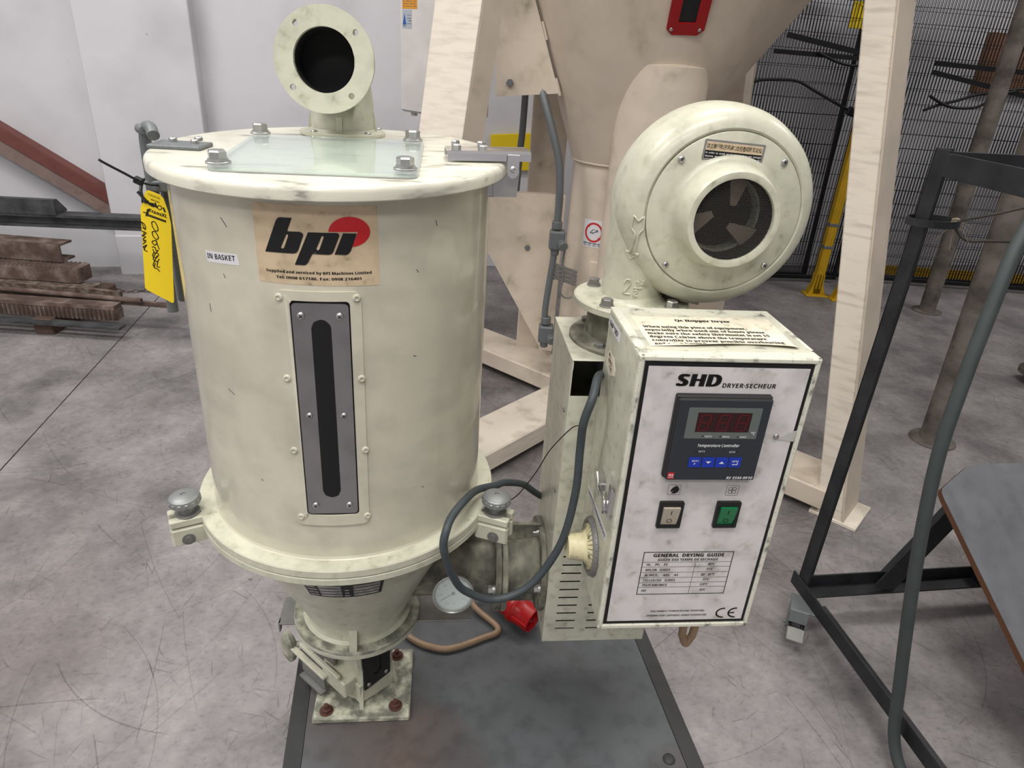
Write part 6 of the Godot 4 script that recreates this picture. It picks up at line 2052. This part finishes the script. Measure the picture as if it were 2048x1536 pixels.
	# brown board behind the right mesh, leaning on the wall
	o = thing("brown_board", "brown wooden board fixed high on the wall behind the right mesh panel", "board", Vector3(-2.66, 0, -4.3) + Vector3(6.75 * cos(0.2443) - 0.13 * sin(0.2443), 0, -6.75 * sin(0.2443) - 0.13 * cos(0.2443)), 0.2443)
	g = G.new()
	g.box(Vector3(0.80, 0.42, 0.06), T(0.0, 1.625, 0), 0.002)
	put("board", g, M.board, o)
	o = thing("yellow_sign_board", "plain yellow board low on the white wall, seen past the conduit", "board", Vector3(-2.66, 0, -4.3) + Vector3(2.72 * cos(0.2443) - 0.14 * sin(0.2443), 0, -2.72 * sin(0.2443) - 0.14 * cos(0.2443)), 0.2443)
	g = G.new()
	g.box(Vector3(0.42, 0.25, 0.04), T(0.0, 0.84, 0, 0, 0, 0.07), 0.002)
	put("board", g, M.yellow, o)

func trolley():
	var yaw := deg_to_rad(10.1)
	var o := thing("steel_trolley", "black angle steel trolley frame on castors at the right of the picture", "trolley", Vector3(0.895, 0, -1.605), yaw)
	var A := pts2("0,0 0.045,0 0.045,0.005 0.005,0.005 0.005,0.045 0,0.045")
	var L := 0.95    # depth towards us
	var W := 1.05
	var y0 := 0.100
	var g: G
	for q in [[0.0, 0.0, 1, 1], [W, 0.0, -1, 1], [0.0, L, 1, -1], [W, L, -1, -1]]:
		g = G.new()
		g.box(Vector3(0.005, 1.262, 0.045), T(q[0] + 0.0025 * q[2], y0 + 0.631, q[1] + 0.0225 * q[3]), 0.0008)
		g.box(Vector3(0.045, 1.262, 0.005), T(q[0] + 0.0225 * q[2], y0 + 0.631, q[1] + 0.0025 * q[3]), 0.0008)
		put("post", g, M.frame, o)
	for q in [[0, 0], [1, 0], [0, 1], [1, 1]]:
		g = G.new()
		var x: float = q[0] * W
		var z: float = q[1] * L
		if q[1] == 0:
			if q[0] == 0:
				# back bottom rail
				g.box(Vector3(W - 0.02, 0.045, 0.005), T(W / 2, y0 + 0.0225, 0.0075), 0.0008)
				g.box(Vector3(W - 0.02, 0.005, 0.05), T(W / 2, y0 + 0.0025, 0.030), 0.0008)
				put("bottom_rail", g, M.frame, o)
			else:
				g.box(Vector3(W - 0.02, 0.05, 0.006), T(W / 2, 1.331, 0.003), 0.0008)
				put("top_rail", g, M.frame, o)
		else:
			if q[0] == 0:
				g.box(Vector3(0.005, 0.045, L + 0.02), T(-0.0035, y0 + 0.0225, L / 2 - 0.01), 0.0008)
				g.box(Vector3(0.045, 0.005, L - 0.1), T(0.021, y0 + 0.0025, L / 2 + 0.04), 0.0008)
				put("bottom_rail", g, M.frame, o)
				g = G.new()
				g.box(Vector3(0.006, 0.05, L - 0.05), T(0.0035, 1.331, L / 2 + 0.02), 0.0008)
				g.box(Vector3(0.008, 0.05, 0.012), T(0.003, 1.331, 0.0475), 0.003)
				put("top_rail", g, M.frame, o)
			else:
				g.box(Vector3(W, 0.045, 0.005), T(W / 2, y0 + 0.0225, L), 0.0008)
				put("bottom_rail", g, M.frame, o)
				g = G.new()
				g.box(Vector3(0.005, 0.045, L), T(W, y0 + 0.0225, L / 2), 0.0008)
				put("bottom_rail", g, M.frame, o)
				g = G.new()
				g.box(Vector3(0.006, 0.05, L), T(W, 1.331, L / 2), 0.0008)
				put("top_rail", g, M.frame, o)
	# slanting strut of the board rest
	for x in [0.30]:
		g = G.new()
		g.beam(pts2("-0.035,-0.03 0.035,-0.03 0.035,-0.025 -0.030,-0.025 -0.030,0.04 -0.035,0.04"), Vector3(0.262, y0 + 0.01, 0.012), Vector3(0.440, 0.455, 0.012))
		put("strut", g, M.frame, o, "slanting black angle strut")
	g = G.new()
	g.box(Vector3(0.03, 0.06, 0.04), T(0.60, y0 + 0.03, 0.03), 0.003)
	put("stop_block", g, M.frame, o)
	# oval strap round the post
	g = G.new()
	var oval := []
	for j in 28:
		var a := TAU * j / 28
		oval.append(Vector3(0.036 + cos(a) * 0.062, 1.205, 0.02 + sin(a) * 0.040))
	for j in 28:
		var p: Vector3 = oval[j]
		var q: Vector3 = oval[(j + 1) % 28]
		var d := (q - p).normalized()
		g.box(Vector3(0.0035, 0.016, p.distance_to(q) + 0.0008), Transform3D(Basis(Vector3.UP.cross(d), Vector3.UP, d), (p + q) / 2))
	put("strap_ring", g, M.frame, o, "flat black steel ring round the post")
	# castors
	for q in [[0.0, 0.03], [W, 0.03], [0.0, L - 0.03], [W, L - 0.03]]:
		var cb := Basis(Vector3.UP, -0.55)
		var cx := Transform3D(cb.scaled(Vector3.ONE * 1.2), Vector3(q[0] + (-0.03 if q[0] == 0.0 else 0.0), 0, q[1] + (0.05 if q[1] < 0.1 else 0.0)))
		g = G.new()
		g.box(Vector3(0.066, 0.006, 0.06), cx * T(0.012, 0.0805, -0.012), 0.001)
		for s in [-1, 1]:
			g.prism(pts2("-0.022,0.080 0.022,0.080 0.030,0.045 0.018,0.028 0.002,0.028"), -0.0015, 0.0015, cx * Transform3D(Basis(Vector3(0, 0, 1), Vector3.UP, Vector3(-1, 0, 0)), Vector3(0.020 * s, 0, 0.004)))
		g.box(Vector3(0.042, 0.032, 0.003), cx * T(0, 0.075, 0.032, 0, -0.25), 0.001)
		g.cyl(0.004, cx * Vector3(-0.027, 0.035, 0.012), cx * Vector3(0.027, 0.035, 0.012), 12)
		var ca := put("castor", g, M.galv, o, "zinc castor with a brake pedal")
		g = G.new()
		g.cyl(0.0345, cx * Vector3(-0.0125, 0.0345, 0.012), cx * Vector3(0.0125, 0.0345, 0.012), 32, 0.004)
		put("wheel", g, M.black_plastic, ca)
		g = G.new()
		g.box(Vector3(0.040, 0.006, 0.034), cx * T(0, 0.046, 0.062, 0, 0.5), 0.002)
		g.box(Vector3(0.024, 0.008, 0.010), cx * T(0, 0.051, 0.050, 0, 0.5), 0.002)
		put("brake_pedal", g, M.steel_dull, ca)
	# sloping board resting on the frame
	var c0 := Vector3(1.172, 0.50, -1.555)
	var c1 := Vector3(1.263, 0.50, -1.663)
	var b := Vector3(1.755, 0.50, -1.758)
	var e := Vector3(1.237, 0.27, -1.168)
	var ex := (b - c1).normalized()
	var ez := (e - c0).normalized()
	ez = (ez - ex * ez.dot(ex)).normalized()
	var ny := ez.cross(ex).normalized()
	var p := thing("tabletop_board", "worn grey board with brown edges lying sloped on the black trolley frame", "board", c0)
	var F := Transform3D(Basis(ex, -ez, ny), Vector3.ZERO)
	var inv := func(w: Vector3) -> Vector2: return Vector2((w - c0).dot(ex), -(w - c0).dot(ez))
	var poly := []
	var k0: Vector2 = inv.call(c0)
	var k1: Vector2 = inv.call(c1)
	poly = [Vector2(0.004, -0.60), Vector2(0.64, -0.60), Vector2(0.64, k1.y), Vector2(k1.x + 0.03, k1.y), Vector2(k1.x + 0.008, k1.y - 0.004), Vector2(0.010, k0.y + 0.012), Vector2(0.002, k0.y), Vector2(0.0, k0.y - 0.02)]
	g = G.new()
	g.prism(poly, -0.0165, 0.0, F)
	put("core", g, M.ply_edge, p, "brown wooden core showing at the edges")
	g = G.new()
	g.prism(poly, 0.0002, 0.0014, F)
	put("face", g, M.ply, p, "worn grey face")
	# hose hanging over the front top rail down to the floor
	o = thing("rubber_hose", "grey-green rubber hose hanging in front of the black trolley", "hose", Vector3(1.0, 0, -1.08))
	g = G.new()
	var hp := smooth(pts3("1.06,1.20,-1.36 1.03,1.315,-1.345 0.99,1.345,-1.325 0.95,1.305,-1.30 0.912,1.225,-1.27 0.892,1.135,-1.245 0.872,0.98,-1.215 0.865,0.80,-1.19 0.890,0.54,-1.16 0.935,0.25,-1.13 0.958,0.09,-1.10 0.985,0.022,-1.04 1.03,0.014,-0.95 1.10,0.014,-0.88"), 8)
	g.tube(hp, 0.0135, 16)
	putw("hose", g, M.hose, o)
	# twine tied to the strap ring
	o = thing("twine", "dark twisted twine with frayed ends tied to the strap ring of the trolley", "twine", Vector3(0.985, 1.2, -1.60))
	g = G.new()
	g.tube(smooth(pts3("0.982,1.207,-1.594 1.03,1.224,-1.58 1.08,1.25,-1.55 1.13,1.29,-1.50 1.18,1.34,-1.45"), 6), 0.0028, 8)
	g.tube(smooth(pts3("0.982,1.203,-1.594 1.01,1.172,-1.575 1.05,1.178,-1.55 1.09,1.184,-1.52 1.13,1.168,-1.48 1.16,1.16,-1.44"), 6), 0.0034, 8)
	putw("strands", g, M.twine, o)
	g = G.new()
	var rng := RandomNumberGenerator.new()
	rng.seed = 5
	for k in 9:
		var s := Vector3(0.985 + rng.randf_range(-0.006, 0.006), 1.20, -1.588)
		var dd := Vector3(rng.randf_range(-0.05, 0.05), rng.randf_range(-0.06, 0.0), rng.randf_range(-0.01, 0.03))
		g.tube(smooth([s, s + dd * 0.4 + Vector3(0, 0.008, 0), s + dd], 5), 0.0004, 5)
	for k in 3:
		g.tube(smooth([Vector3(0.975, 1.212 - k * 0.006, -1.590), Vector3(0.983, 1.215 - k * 0.006, -1.582), Vector3(0.992, 1.205 - k * 0.006, -1.590)], 5), 0.0032, 7)
	putw("knot", g, M.straw, o, "pale frayed knot")

func grey_posts():
	var k := 0
	for q in [[2.921, -4.698, 0.052, 2.2, 0.02], [1.950, -2.770, 0.055, 2.2, 0.03], [2.93, -3.50, 0.075, 0.9, 0.0]]:
		var o := thing("steel_post", ["mottled grey round post furthest back, in front of the right mesh panel", "mottled grey round post standing just behind the black trolley", "short thick grey post with a flange at the right edge"][k], "post", Vector3(q[0], 0, q[1]))
		var g := G.new()
		var B := Basis(Vector3.BACK, q[4])
		g.lathe([Vector2(0, 0.006), Vector2(q[2], 0.006), Vector2(q[2], q[3]), Vector2(0, q[3])], 32, Transform3D(B, Vector3.ZERO))
		put("tube", g, M.pole, o)
		g = G.new()
		if k < 2:
			g.lathe([Vector2(0, 0), Vector2(0.095, 0), Vector2(0.098, 0.004), Vector2(0.095, 0.010), Vector2(0.06, 0.012), Vector2(0, 0.012)], 36)
		else:
			g.lathe([Vector2(0, 0), Vector2(0.08, 0), Vector2(0.085, 0.05), Vector2(0.12, 0.06), Vector2(0.12, 0.085), Vector2(0.08, 0.10), Vector2(0, 0.10)], 36)
		put("foot", g, M.pole, o)
		k += 1
